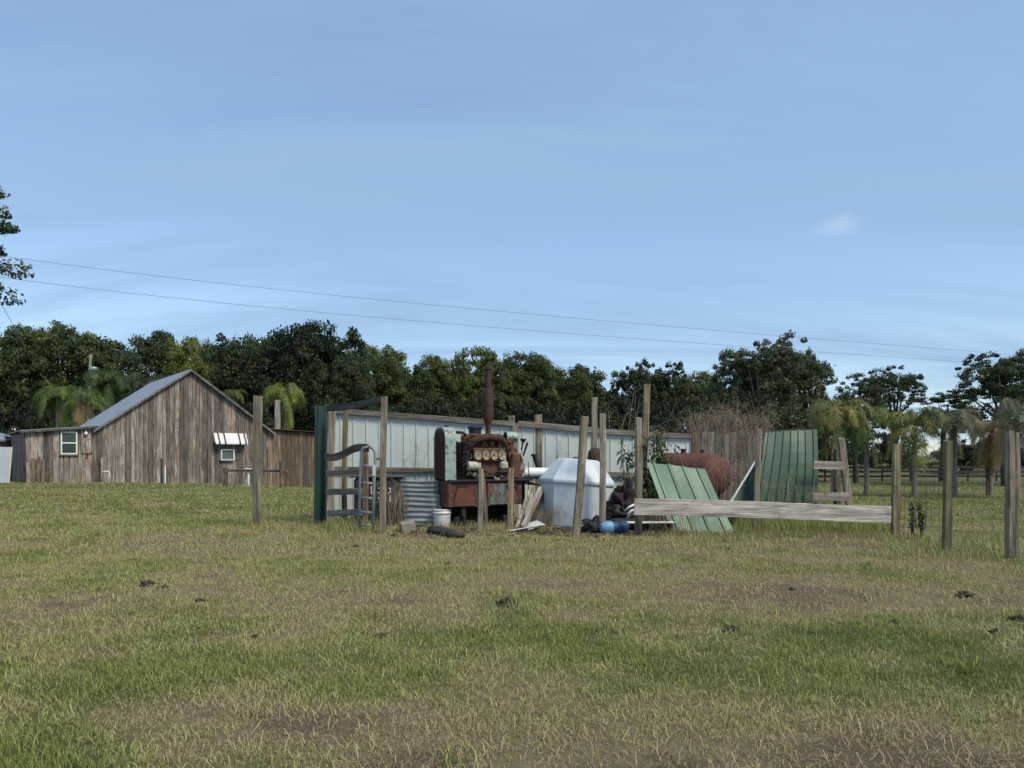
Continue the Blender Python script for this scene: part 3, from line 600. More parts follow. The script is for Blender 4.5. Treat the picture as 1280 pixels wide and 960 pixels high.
for py0, py1, lb in ((592, 591, 'uppermost straight grey pen rail beside the green corner sheet'), (615, 614, 'middle straight grey pen rail beside the green corner sheet'), (642, 640, 'lowest straight grey pen rail beside the green corner sheet')):
    plank('pen_rail', lb, P(408, py0, 14.35), P(452, py1, 13.7), .13, .03, M['plankgrey'], cat='rail', group='pen rails beside the ladder')
plank('short_board', 'upper of the two short boards between green sheet and leaning log', P(1017, 581, 14.1), P(1056, 582.5, 14.2), .165, .04, M['plank'], cat='board')
plank('short_board', 'lower of the two short boards between green sheet and leaning log', P(1016, 621, 14.1), P(1060, 621, 14.2), .17, .04, M['plankgrey'], cat='board')
# boards leaning against the right end of the engine skid
plank('leaning_board', 'reddish brown board leaning on the engine skid, left of the pale grey one', P(646, 661, 13.2), P(664, 609, 13.9), .10, .05, M['postv'], cat='board')
plank('leaning_board', 'pale grey timber leaning at the right end of the engine skid', P(654, 660, 13.1), P(676, 611, 13.8), .14, .06, M['plankgrey'], cat='board')
plank('leaning_board', 'dark board half hidden under the leaning pale grey timber', P(662, 660, 13.5), P(681, 612, 14.0), .13, .05, M['plankdark'], cat='board')
plank('flat_lath', 'long thin lath lying on the grass before the white tank', P(602, 665.5, 13.0), P(715, 657.5, 13.7), .035, .08, M['plankgrey'], cat='lath')
plank('flat_lath', 'short pale lath lying on the grass in front of the leaning tank post', P(690, 673, 12.15), P(724, 674.5, 12.1), .03, .06, M['plank'], cat='lath')
mb = MB(); mb.box((0,0,.03), (.62,.35,.02), (R(-8), R(-9), R(12)), bev=.004); mb.box((.16,.03,.085), (.34,.30,.015), (R(10), R(-14), R(24)), bev=.004)
tag(mb.build('scrap_sheet', M['white'], None, (X(655, 13.2), 13.2, .03)), 'crumpled white scrap sheet at the foot of the leaning timbers', 'scrap')

# ------------------------------------------------------------------ ribbed sheets
def ribbed(w_, h_, pitch, rib=.02, rw=.03, nz=2, bend=None, ntop=1.0, flat=False):
    xs_ = [0]; hs_ = [0]; x = pitch*.5
    while x < w_-rw:
        for dx, hh in ((-rw, 0), (-rw*.55, rib), (rw*.55, rib), (rw, 0)): xs_.append(x+dx); hs_.append(hh)
        x += pitch
    xs_.append(w_); hs_.append(0); n = len(xs_); mb = MB(); V = []
    for k in range(nz+1):
        t = k/nz
        for x, hh in zip(xs_, hs_):
            o = bend(x/w_, t) if bend else (0, 0, 0); V.append((x+o[0], -hh+o[1], h_*t+o[2]))
    Fc = [(k*n+i, k*n+i+1, (k+1)*n+i+1, (k+1)*n+i) for k in range(nz) for i in range(n-1)]
    mb.add(V, Fc, 0, random.random()); return mb
def place_sheet(name, mb, mat, parent, a, b, z0, solid=.004):
    """a,b plan endpoints of the lower edge"""
    ang = math.atan2(b[1]-a[1], b[0]-a[0]); return mb.build(name, mat, parent, (a[0], a[1], z0), (0, 0, ang), solid=solid)
fx0, fd0 = X(417, 15.4), 15.4; fence = thing('sheet_metal_fence', 'pale ribbed sheet metal fence with grey timber rails behind the engine and tank', 'fence', (fx0, fd0, 0))
def FP(px, d): return (X(px, d)-fx0, d-fd0)
dd_ = lambda px: lerp(15.4, 16.9, (px-417)/450)
def fsheet(pxa, pxb, pya, pyb, mat, pitch=.262):
    a = FP(pxa, dd_(pxa)); b = FP(pxb, dd_(pxb)); L_ = math.hypot(b[0]-a[0], b[1]-a[1]); za, zb = Z(pya, dd_(pxa)), Z(pyb, dd_(pxb))
    mb = ribbed(L_, za-.02, pitch, .018, .018, 3, bend=lambda u, t: (0, 0, (zb-za)*u*t)); place_sheet('sheet', mb, mat, fence, a, b, .02)
fsheet(418, 641, 518, 531, M['sheetpale']); fsheet(646, 742, 530, 538, M['sheetpale']); fsheet(742, 838, 538, 546, M['sheetpale']); fsheet(838, 866, 546, 549, M['sheetwhite'])
def frail(pxa, pxb, pya, pyb, h_=.12, off=-.06, name='rail', mat=None):
    da, db = dd_(pxa)+off, dd_(pxb)+off; plank(name, None, P(pxa, pya, da), P(pxb, pyb, db), h_, .05, mat or M['plankgrey'], parent=fence)
bpy.context.view_layer.update()
frail(417, 643, 513.5, 530); frail(647, 742, 529.5, 537.5, .13); frail(742, 865, 538.5, 545.5, .12)
frail(417, 642, 586, 589, .10); frail(645, 745, 590, 592, .10); frail(745, 940, 592, 597, .10, off=-.08)
for px, ty, wd_ in ((644, 529, 8), (870, 541, 10)):
    d = dd_(px)-.05; mb = MB(); mb.box((0,0,Z(ty, d)/2), (wd_*d/F, .08, Z(ty, d)), bev=.008); mb.build('post', M['postv'] if px < 800 else M['annex'], fence, (*FP(px, d), 0))
# old vertical plank fence behind the red tank
pf = thing('plank_fence', 'old grey vertical plank fence behind the rusty red tank', 'fence', (X(876, 17), 17, 0)); mb = MB()
board_wall(mb, 0, X(952, 17)-X(876, 17), lambda x: Z(541, 17)+.04*math.sin(x*9), 0, 0, .14, .20); mb.build('boards', M['slab'], pf)
for z in (.5, 1.5): mb = MB(); mb.box((.6, .06, z), (1.3, .05, .1)); mb.build('rail', M['plankgrey'], pf)
# dark green corner sheets
def gsheet(name, label, bl_, br_, tl_, tr_, db, dt, nrib, mat, curve=0, rib=.022, d_r=None):
    """four image corners, bottom depth db, top depth dt"""
    d_r = d_r or 0
    A = [Vector(P(*bl_, db)), Vector(P(*br_, db+d_r)), Vector(P(*tl_, dt)), Vector(P(*tr_, dt+d_r))]; org = (A[0]+A[1])/2; org.z = min(A[0].z, A[1].z)
    nrm = (A[1]-A[0]).cross(A[2]-A[0]).normalized(); 
    if nrm.y > 0: nrm = -nrm
    us = [0]; hs = [0]
    for k in range(nrib):
        c = (k+.5)/nrib; e_ = .13/nrib
        us += [c-e_, c-e_*.5, c+e_*.5, c+e_]; hs += [0, rib, rib, 0]
    us.append(1); hs.append(0); n = len(us); nz_ = 8; V = []
    for k in range(nz_+1):
        t = k/nz_
        for u, hh in zip(us, hs):
            p = A[0].lerp(A[1], u).lerp(A[2].lerp(A[3], u), t)+nrm*(hh+curve*math.sin(t*PI*.5+.0)*0+curve*4*t*(1-t)+.012*math.sin(u*9+t*4)); V.append(p-org)
    mb = MB(); mb.add(V, [(k*n+i, k*n+i+1, (k+1)*n+i+1, (k+1)*n+i) for k in range(nz_) for i in range(n-1)], 0, random.random())
    return tag(mb.build(name, mat, None, org, solid=.004), label, 'metal sheet')
gsheet('metal_sheet', 'narrow dark green sheet standing upright at the left corner of the pen', (392, 656), (409, 657), (394, 507), (410, 507), 14.6, 14.6, 2, M['sheetteal'], d_r=.25)
gsheet('metal_sheet', 'light green ribbed sheet leaning low behind the pale plank', (840, 668), (918, 666), (808.5, 578), (881, 586.5), 13.0, 13.8, 4, M['sheetgreen'])
gsheet('metal_sheet', 'tall green ribbed sheet with curved top standing upright at right', (936, 652), (1020, 650), (957, 541), (1021, 536.5), 14.3, 14.6, 7, M['sheetgreen2'], curve=.10)
gsheet('metal_sheet', 'deep green sheet tilted sideways, left edge of the green stack', (906, 640), (955, 645), (948, 571), (965, 556), 14.5, 14.9, 4, M['sheetgreen2'])
gsheet('metal_sheet', 'deep green sheet slipping to the left behind the tall curved sheet', (930, 650), (975, 650), (962, 539), (1000, 537), 14.95, 15.2, 4, M['sheetgreen2'])
mb = MB(); mb.tube([(0,0,0), tuple(Vector(P(947, 572, 14.6))-Vector(P(910, 633, 14.2)))], .02, 6); tag(mb.build('pale_pole', M['sheetwhite'], None, P(910, 633, 14.2)), 'thin pale edge strip leaning along the tilted green sheet', 'strip')
# horizontal grey corrugated stack
st = 0
for zc, hh, yo, lb in ((.19, .30, .0, 'lowest grey corrugated sheet of the stack left of the engine'), (.49, .29, .05, 'middle grey corrugated sheet of the stack left of the engine'), (.76, .26, .08, 'top grey corrugated sheet of the stack left of the engine')):
    mb = MB(); n = 24; V = []
    for k in range(n+1):
        z = -hh/2+hh*k/n; y = .011*math.sin(k/n*PI*2*3)
        for x in (0, .18, .36, .54, .72): V.append((x-(.03*st), y, z+.01*math.sin(x*6+st)))
    mb.add(V, [(k*5+i, k*5+i+1, (k+1)*5+i+1, (k+1)*5+i) for k in range(n) for i in range(4)], 0, .4)
    tag(mb.build('corrugated_sheet', M['galv'], None, (X(504, 14), 14.0+yo, zc), (R(4), 0, R(-3)), smooth=True, solid=.004), lb, 'metal sheet', 'grey corrugated sheets stacked left of the engine'); st += 1

# ------------------------------------------------------------------ ladder, black crate, block, bucket, log
ldp = 13.25; ld = thing('metal_ladder', 'narrow grey metal ladder with curved top rail, left of the corner post', 'ladder', (X(458, ldp), ldp, 0))
lx = X(458, ldp)
def Lp(px, py, dy=0): return (X(px, ldp)-lx, dy, Z(py, ldp))
mb = MB(); mb.tube([Lp(449, 662), Lp(450, 600), Lp(452, 564), Lp(454, 560), Lp(460, 558.5)], .027, 8); mb.build('side_rail', M['alu'], ld, smooth=True)
mb = MB(); mb.tube([Lp(466, 665), Lp(467.5, 600), Lp(469.5, 572), Lp(469, 565), Lp(466, 560), Lp(460, 558.5)], .029, 8); mb.build('side_rail', M['alu'], ld, smooth=True)
for py in (583, 604.5, 623, 641, 657):
    mb = MB(); mb.tube([Lp(450, py-1), Lp(468, py)], .022, 8); mb.build('rung', M['alu'], ld, smooth=True)
mb = MB(); mb.tube([Lp(469, 577, -.01), Lp(472, 573), Lp(476, 575)], .016, 6); mb.build('hook', M['iron'], ld)
mb = MB(); mb.box(Lp(467.8, 588, -.03), (.05, .02, .2)); mb.build('label_plate', M['white'], ld)
bc = thing('black_crate', 'black weathered crate marked with white lettering behind the ladder', 'crate', (X(474, 14.3), 14.3, 0), R(4))
mb = MB(); wz = Z(597, 14.3); V = []; mb.box((0, .3, wz/2), (.98, .6, wz), bev=.05); 
for k in range(26): mb.tube([(random.uniform(-.45,.45), -.012, random.uniform(.1,.9)) for _ in range(2)], .008, 4)
mb.build('body', M['blacktex'], bc)
mb = MB(); mb.box((-.05, .28, wz+.015), (1.02, .66, .03), bev=.01); mb.build('lid', M['plankgrey'], bc)
mb = MB()  # illegible white marks: an outlined ring, a hook, short strokes, a bar
def mark(px, py, w_, h_, rz=0): mb.box((X(px, 14.0)-X(474, 14.3), -.012, Z(py, 14.0)), (w_*14/F, .012, h_*14/F), (0, rz, 0), r=.5)
for q in ((462.5, 609, 5, 1), (462.5, 618, 5, 1), (460.5, 613.5, 1, 8), (464.8, 613.5, 1, 8), (462.5, 612, 1.6, 4), (462, 625, 4, 1.6), (464.5, 622.5, 1.6, 4), (470.5, 611, 2.6, 1.2), (471.5, 614.5, 1.2, 5), (470, 617, 3, 1.2), (471, 624, 3.4, 3.2), (483.2, 611, 2.4, 1.2), (484.6, 614, 1.2, 6), (482.5, 617, 2.2, 1.2), (484.4, 624.5, 1.8, 8.5)): mark(*q)
mb.build('lettering', M['white'], bc)
mb = MB(); mb.box((0,0,.10), (.26,.26,.20), (R(3), R(-6), R(14)), bev=.02); tag(mb.build('concrete_block', M['concrete'], None, (X(509.5, 13.0), 13.0, 0)), 'chipped concrete block on the grass between corner post and bucket', 'block')
bd = D(660)+.05; bk = thing('bucket', 'white plastic bucket standing in front of the engine skid', 'bucket', (X(552.5, bd), bd, 0))
mb = MB(); mb.lathe([(.142,0), (.150,.02), (.168,.30), (.170,.345), (.158,.345), (.150,.30), (.135,.03)], 28, cap=False); mb.lathe([(.001,.02), (.14,.02)], 28, cap=False); mb.build('body', M['white'], bk, smooth=True)
mb = MB(); mb.lathe([(.170,.27), (.180,.27), (.180,.30), (.170,.30)], 28, cap=False); mb.lathe([(.168,.33), (.178,.335), (.178,.352), (.164,.352)], 28, cap=False); mb.lathe([(.001,.349),(.10,.350),(.168,.352)], 28, cap=False); mb.build('rim', M['white'], bk, smooth=True)
mb = MB(); mb.tube([(.18*math.cos(a_), -.02-.12*math.sin(a_), .285-.13*math.sin(a_)) for a_ in np.linspace(0, PI, 12)], .004, 5); mb.build('handle', M['alu'], bk)
mb = MB(); pts = [Vector((X(536, 12.9), 12.9, .07)), Vector((X(548, 12.7), 12.7, .085)), Vector((X(560, 12.4), 12.4, .07)), Vector((X(571, 12.15), 12.15, .08)), Vector((X(579, 12.05), 12.05, .07))]; o_ = pts[2].copy(); o_.z = 0
mb.tube([p-o_ for p in pts], [.045, .08, .07, .095, .05], 14, jit=.4); tag(mb.build('rotten_log', M['log'], None, o_, smooth=True), 'knobbly rotten log lying on the grass below the white bucket', 'log')

# ------------------------------------------------------------------ engine
ED = 13.75; EB = R(25); eng = thing('engine', 'rusty stationary diesel engine with turquoise radiator shell and tall rusty exhaust', 'engine', (X(558.5, ED), ED, 0), EB)
zz = lambda py: Z(py, ED+.1)
# skid base
mb = MB(); s0, s1 = zz(634), zz(602)
mb.box((.40, .33, (s0+s1)/2), (.80, .66, s1-s0), bev=.01)
mb.box((1.18, .33, (s0+s1)/2+.01), (.76, .62, s1-s0-.02), bev=.01); mb.build('skid', M['rustflake'], eng)
mb = MB(); mb.box((.05, -.012, (s0+s1)/2), (.05, .02, s1-s0-.02)); mb.box((.84, -.012, (s0+s1)/2), (.05, .02, s1-s0-.02)); mb.prism([(.12, s0+.02), (.55, s0+.02), (.47, s1-.12), (.20, s1-.12)], -.03, -.002); mb.box((.45, -.008, s0+.012), (.84, .012, .02)); mb.build('skid_rib', M['rustred'], eng)
mb = MB(); mb.box((1.14, -.012, (s0+s1)/2-.01), (.54, .016, s1-s0-.08), bev=.004); tag(mb.build('painted_panel', M['tealrust'], eng), label='teal painted panel flaking to rust')
for q_ in (((.30, -.004, s1-.10), (.20, .04, .07)), ((1.34, -.024, s1-.10), (.26, .03, .06))): mb = MB(); mb.box(*q_); mb.build('skid_slot', M['black'], eng)
mb = MB(); mb.box((.9, .32, s1+.015), (1.75, .74, .03), bev=.005); mb.add([(1.55,-.05,s1+.03), (1.95,-.02,s1-.10), (1.95,.6,s1-.10), (1.55,.65,s1+.03)], [(0,1,2,3)]); mb.build('deck_plate', M['iron'], eng, solid=.012)
for x in (.35, 1.35):
    mb = MB(); mb.tube([(x, -.02, .22), (x, .68, .22)], .035, 8)
    for y in (.06, .60): mb.box((x, y, .30), (.08, .08, .22))
    mb.build('axle', M['iron'], eng)
mb = MB()
mb.box((.85, .60, .22), (1.5, .05, .42), bev=.01); mb.build('void_backing', M['black'], eng)  # black panel added to give the dark void beneath the skid
for x in (.30, 1.30):
    mb = MB(); mb.box((x, .22, .10), (.22, .30, .20), bev=.015); mb.build('support_block', M['iron'], eng)
# radiator: arched shell with grille on the left end
r0_, r1_ = s1+.02, zz(533.5); wR = .66; y0_ = .02
def arch(n=9, ins=0):
    yc = y0_+wR/2; hw = wR/2-ins; rr = .24; pts = [(yc-hw, r0_+ins)]
    for k in range(n): a_ = PI-(PI/2)*k/(n-1); pts.append((yc-hw+rr+rr*math.cos(a_), r1_-ins-rr+rr*math.sin(a_)))
    for k in range(n): a_ = PI/2-(PI/2)*k/(n-1); pts.append((yc+hw-rr+rr*math.cos(a_), r1_-ins-rr+rr*math.sin(a_)))
    pts.append((yc+hw, r0_+ins)); return pts
A_ = arch(); Bi = arch(ins=.03); n_ = len(A_); mb = MB()
V = [(-.02, y, z) for y, z in A_]+[(.19, y, z) for y, z in A_]+[(-.02, y, z) for y, z in Bi]+[(.03, y, z) for y, z in Bi]
Fc = [(i, i+1, n_+i+1, n_+i) for i in range(n_-1)]+[(i, 2*n_+i, 2*n_+i+1, i+1) for i in range(n_-1)]+[(2*n_+i, 3*n_+i, 3*n_+i+1, 2*n_+i+1) for i in range(n_-1)]+[tuple(range(n_, 2*n_))]
mb.add(V, Fc, 0, .2); rad = mb.build('radiator_shell', M['turq'], eng, smooth='auto')
mb = MB(); V = [(.025, y, z) for y, z in Bi]; V = [(-.012, y, z) for _, y, z in V]; mb.add(V, [tuple(range(n_))], 0, .3)
for k in range(22):
    y = y0_+.07+k*(wR-.14)/21; mb.box((-.016, y, (r0_+r1_)/2-.01), (.012, .006, r1_-r0_-.20))
for k in range(30): z = r0_+.06+k*(r1_-r0_-.16)/29; mb.box((-.018, y0_+wR/2, z), (.006, wR-.14, .005))
mb.build('grille', M['rustbrown'], eng)
mb = MB(); mb.lathe([(.05,0), (.05,.03), (.03,.05)], 12, (.11, .32, r1_-.01)); mb.build('radiator_cap', M['iron'], eng)
# fan and belt area
mb = MB(); mb.lathe([(.26,-.01), (.28,0), (.26,.01)], 24, (.30, .32, 1.36), (0,PI/2,0))
for k in range(6): mb.box((.30, .32+.14*math.cos(k*PI/3), 1.36+.14*math.sin(k*PI/3)), (.02, .08, .22), (k*PI/3+PI/2, 0, 0))
mb.build('fan', M['iron'], eng)
mb = MB()
for z, y, r in ((1.10, .10, .11), (1.42, .08, .075), (1.25, -.0, .06), (1.58, .12, .055)): mb.lathe([(r*.4,-.03), (r,-.03), (r*.8,0), (r,.03), (r*.4,.03)], 18, (.38, y, z), (0,PI/2,0))
mb.tube([(.38, .02, 1.0), (.38, -.06, 1.24), (.38, .0, 1.44), (.38, .10, 1.65)], .012, 5); mb.build('pulley', M['iron'], eng)
mb = MB()
for k in range(9):
    a_ = Vector((random.uniform(.25,.5), random.uniform(-.06,.1), random.uniform(1.0,1.65))); b_ = Vector((random.uniform(.30,.6), random.uniform(-.06,.1), random.uniform(1.0,1.65)))
    m_ = (a_+b_)/2+Vector((0,-.05,random.uniform(-.1,.1))); mb.tube([a_, m_, b_], random.uniform(.008,.018), 6)
mb.build('pipework', M['iron'], eng); mb = MB(); mb.tube([(.24, .15, 1.80), (.34, .08, 1.79), (.46, .06, 1.72), (.56, .08, 1.70)], .028, 8); mb.build('hose', M['iron'], eng)
# block
bt = zz(551)
mb = MB(); mb.box((.86, .36, (s1+bt)/2), (.92, .44, bt-s1-.02), bev=.03); mb.box((.86, .36, bt+.03), (.80, .30, .10), bev=.03)
for k in range(10): mb.lathe([(.018,0), (.018,.03), (.008,.035)], 6, (.48+k*.085, .145, s1+.07), (PI/2,0,0))
for k in range(14): mb.lathe([(.016,0), (.016,.03)], 6, (.44+k*.06, .22+.02*(k%2), bt+.08))
mb.build('block', M['rustbrown'], eng)
mb = MB(); mb.box((.90, .06, s1+.22), (.44, .16, .30), bev=.02); mb.box((.98, .02, s1+.02+.12), (.60, .10, .05), bev=.01)
for q in ((.70,-.03), (1.1,-.03)): mb.lathe([(.02,0),(.02,.03)], 6, (q[0], q[1], s1+.3), (PI/2,0,0))
mb.build('side_cover', M['rustbrown'], eng)
# manifold with arched pipe
mt = zz(549); mb = MB(); mb.tube([(.46, .02, mt-.28), (.47, -.02, mt-.10), (.55, -.05, mt-.01), (.80, -.06, mt+.05), (1.08, -.05, mt+.02), (1.20, -.02, mt-.08), (1.22, .02, mt-.30)], [.055,.06,.07,.075,.07,.06,.055], 12, jit=.04)
for k in range(4): mb.tube([(.58+k*.17, -.04, mt+.0), (.58+k*.17, .16, mt-.03)], .045, 8)
mb.build('manifold', M['rust'], eng, smooth=True)
# gauge panel and four gauges
gzc = zz(568.5); mb = MB(); mb.box((.83, -.07, gzc), (.66, .03, .26), bev=.02); pan = mb.build('gauge_panel', M['rustbrown'], eng)
for k, px in enumerate((596, 606.2, 616.3, 627)):
    x_ = .59+k*.165
    mb = MB(); mb.lathe([(.001,.0), (.055,.0), (.062,.012), (.070,.012), (.074,0), (.074,-.02)], 24, (x_, -.10, gzc), (PI/2,0,0), sx=1.08, sy=1.35, cap=False); g_ = mb.build('gauge', M['gauge'], eng, smooth='auto')
    mb = MB(); 
    for j in range(7): a_ = R(-40+j*43); mb.box((x_+.042*math.cos(a_), -.104, gzc+.05*math.sin(a_)), (.014, .004, .006), (0, -a_, 0))
    a_ = R(40+60*k); mb.box((x_+.012*math.cos(a_), -.105, gzc+.012*math.sin(a_)), (.045, .004, .012), (0, -a_, 0)); mb.lathe([(.014,0),(.014,.006)], 10, (x_, -.103, gzc), (PI/2,0,0)); mb.build('dial_marks', M['iron'], g_)
    mb = MB(); mb.lathe([(.074,0), (.082,0), (.082,.018), (.074,.018)], 24, (x_, -.10, gzc), (PI/2,0,0), sy=1.35, sx=1.08, cap=False); mb.build('bezel', M['rustbrown'], g_)
# cream painted pumps either side
mb = MB(); zc = zz(582.5); mb.lathe([(.04,-.12), (.085,-.11), (.09,.05), (.07,.10), (.03,.12)], 16, (.50, -.06, zc), (0,PI/2,0)); mb.box((.60, -.06, zc), (.10, .12, .13), bev=.02); mb.tube([(.60,-.08,zc-.05), (.64,-.1,zc-.2), (.62,-.02,s1+.03)], .015, 6); mb.build('fuel_pump', M['creampaint'], eng, smooth='auto')
mb = MB(); mb.box((1.13, -.06, zc+.01), (.16, .14, .15), bev=.03); mb.lathe([(.05,0), (.055,.10), (.03,.13)], 14, (1.13,-.06,zc+.08)); mb.build('filter_housing', M['creampaint'], eng, smooth='auto')
mb = MB(); mb.box((1.12, -.05, zc-.11), (.24, .16, .05), bev=.01); mb.tube([(1.0,-.1,zc-.1),(.85,-.12,zc-.15),(.7,-.1,zc-.08)], .012, 6); mb.build('bracket', M['iron'], eng)
for k in range(16): mb = MB(); mb.box((random.uniform(.42,.78), random.uniform(-.04,.06), s1+random.uniform(.04,.22)), (random.uniform(.03,.09),random.uniform(.03,.08),random.uniform(.03,.09)), (random.random(),random.random(),random.random()), bev=.008); mb.build('fitting', M['creampaint'], eng)
for k in range(8): mb = MB(); mb.box((random.uniform(.95,1.35), random.uniform(-.04,.02), s1+random.uniform(.03,.10)), (random.uniform(.03,.09),.05,random.uniform(.02,.05)), (random.random(),random.random(),random.random()), bev=.006); mb.build('fitting', M['creampaint'], eng)
for k in range(26):
    x_ = random.uniform(.36, 1.36); z_ = random.uniform(s1+.05, bt+.16); mb = MB()
    s_ = random.uniform(.03, .10); mb.box((x_, random.uniform(-.05, .12), z_), (s_, random.uniform(.04,.12), s_*random.uniform(.5,1.6)), (random.uniform(-.3,.3), random.uniform(-.4,.4), random.uniform(-.4,.4)), bev=.008)
    if k % 3 == 0: mb.tube([(x_, -.04, z_), (x_+random.uniform(-.15,.15), -.10, z_+random.uniform(-.1,.1)), (x_+random.uniform(-.25,.25), -.02, z_+random.uniform(-.2,.2))], random.uniform(.006,.014), 5)
    mb.build('casting', M['rustred'] if k % 3 else M['iron'], eng)
# rocker / top clutter
mb = MB()
for k in range(12): mb.lathe([(.03,0),(.035,.04),(.02,.07)], 8, (.42+k*.075, random.uniform(.06,.3), bt+.05), (random.uniform(-.3,.3),0,0))
mb.tube([(.38,.1,bt+.10),(.5,.05,bt+.12),(.75,.04,bt+.11),(1.1,.05,bt+.12),(1.25,.12,bt+.03)], .022, 7); mb.tube([(.36,.05,bt-.02),(.42,-.02,bt+.05),(.44,.1,bt+.1)], .035, 8); mb.build('top_fittings', M['rustred'], eng, smooth='auto')
# flywheel housing at the right end
mb = MB(); zf = zz(580); mb.lathe([(.12,-.16), (.30,-.15), (.34,-.06), (.34,.05), (.22,.12), (.10,.16)], 28, (1.46, .34, zf), (0,PI/2,0)); mb.box((1.42, .05, zf-.05), (.22, .16, .48), (0,R(8),0), bev=.03); mb.build('flywheel_housing', M['rustred'], eng, smooth='auto')
mb = MB(); mb.tube([(1.50,-.02,zf+.22),(1.56,-.05,zf+.08),(1.58,-.05,zf-.1),(1.55,-.02,zf-.25)], .025, 7, jit=.1); mb.build('control_linkage', M['creampaint'], eng)
# air intake: teal cylinder with open black mouth
zi = zz(545.5); mb = MB(); mb.lathe([(.075,-.16), (.105,-.14), (.105,.10), (.09,.10), (.085,-.12)], 20, (1.30, .02, zi), (0,-PI/2,0), cap=False); it = mb.build('air_intake', M['turq'], eng, smooth='auto')
mb = MB(); mb.lathe([(.001,.0), (.086,.0)], 18, (1.215, .02, zi), (0,-PI/2,0), cap=False); mb.build('intake_mouth', M['black'], it)
mb = MB(); mb.tube([(1.36,.06,zi-.05),(1.36,.12,zi-.2)], .05, 8); mb.build('intake_pipe', M['iron'], eng); mb = MB(); mb.lathe([(.03,0),(.06,.05),(.06,.07)], 12, (1.58,.0,zi-.10)); mb.tube([(1.58,0,zi-.1),(1.56,.05,zi-.25)], .015, 6); mb.build('funnel', M['iron'], eng)
# air cleaner cap
xa_ = .72; mb = MB(); zq = zz(541); mb.lathe([(.06,-.05), (.12,0), (.125,.09), (.15,.10), (.15,.13), (.10,.165), (.03,.18), (.02,.20)], 22, (xa_, .38, zq)); mb.build('air_cleaner', M['navy'], eng, smooth='auto')
# exhaust stack
xe = .92; ye = .20; mb = MB(); b0 = zz(546); mb.lathe([(.10,b0), (.10,b0+.04), (.055,b0+.07), (.045,zz(531)), (.085,zz(525)), (.105,zz(519)), (.105,zz(489)), (.085,zz(484)), (.062,zz(483))], 24, (xe, ye, 0))
ex = mb.build('muffler', M['rust'], eng, smooth='auto')
mb = MB(); zt = zz(455.5); mb.lathe([(.062,zz(484)), (.060,zt-.05), (.082,zt-.04), (.082,zt), (.06,zt), (.052,zt-.25)], 20, (xe, ye, 0), cap=False); mb.build('exhaust_pipe', M['rust'], eng, smooth='auto')
mb = MB(); mb.lathe([(.108,zz(505)), (.112,zz(505)), (.112,zz(503)), (.108,zz(503))], 24, (xe, ye, 0), cap=False); mb.build('clamp', M['iron'], ex)

# ------------------------------------------------------------------ white tank, pipe, rods, drum
td = 14.15; tx = X(717, td); tank = thing('plastic_tank', 'white faceted plastic tank with sloping shoulders standing in the junk pile', 'tank', (tx, td, 0), R(14)); tank.rotation_euler = (R(-1.5), R(4.5), R(14))
tr = 48.5*td/F; tz1 = Z(604, td-.5); tz2 = Z(573, td)-.02; n = 10
mb = MB(); mb.lathe([(tr*.90,-.02), (tr*.93,.03), (tr*.965,tz1-.06), (tr*.985,tz1-.045), (tr*1.0,tz1-.04)], n, cap=True); b_ = mb.build('body', M['poly'], tank, bevel=.07); b_.modifiers['bevel'].segments = 4; b_.modifiers['bevel'].harden_normals = False
mb = MB(); mb.lathe([(tr*1.0,tz1-.04), (tr*1.012,tz1-.03), (tr*1.012,tz1+.02), (tr*.985,tz1+.05), (tr*.60,tz2-.035), (tr*.52,tz2), (tr*.02,tz2+.01)], n, cap=False); b_ = mb.build('shoulder', M['poly'], tank, bevel=.03); b_.modifiers['bevel'].segments = 3
mb = MB(); mb.lathe([(.13,tz2-.01), (.13,tz2+.03), (.10,tz2+.045), (.001,tz2+.045)], 16, (.02,0,0), cap=False); mb.build('cap', M['black'], tank)
mb = MB(); mb.tube([(0,0,0), (.66,.10,-.01)], .098, 20, cap=True); tag(mb.build('white_pipe', M['pvc'], None, P(653, 590.5, 14.6), smooth='auto'), 'thick white plastic pipe lying level between engine and tank', 'pipe')
mb = MB(); mb.box((.3, .06, -.115), (.62, .12, .02)); mb.tube([(.12,-.07,.2),(.13,-.08,-.1),(.10,-.02,-.5)], .008, 5)
for x in (.02, .55): mb.box((x, .10, -.53), (.06, .06, .80))
tag(mb.build('pipe_trestle', M['iron'], None, P(653, 590.5, 14.6)), 'dark iron trestle carrying the white pipe', 'trestle')
mb = MB(); mb.tube([(0,0,0), tuple(Vector(P(668, 569, 14.9))-Vector(P(680, 605, 14.9)))], .055, 12); mb.lathe([(.055,0),(.07,0),(.07,.04),(.055,.04)], 12, tuple(Vector(P(668, 570, 14.9))-Vector(P(680, 605, 14.9))), cap=False); tag(mb.build('dark_pipe', M['iron'], None, P(680, 605, 14.9), smooth='auto'), 'stubby dark pipe end poking up behind the white pipe', 'pipe')
mb = MB(); mb.tube([(0,0,0), tuple(Vector(P(659.5, 553, 14.8))-Vector(P(650, 582, 14.8)))], [.014,.024], 8); tag(mb.build('iron_rod', M['iron'], None, P(650, 582, 14.8)), 'slim dark rod slanting up above the white pipe', 'rod')
dr_d = 15.1; drm = MB(); rr = 10*dr_d/F; drm.lathe([(rr*.98,0), (rr,.5), (rr,Z(572, dr_d)), (rr*.85,Z(564, dr_d)), (rr*.5,Z(560.5, dr_d)), (rr*.1,Z(559.5, dr_d))], 20); tag(drm.build('rust_cylinder', M['rust'], None, (X(744, dr_d), dr_d, 0), smooth='auto'), 'slim rusty domed cylinder standing behind the white tank', 'cylinder')
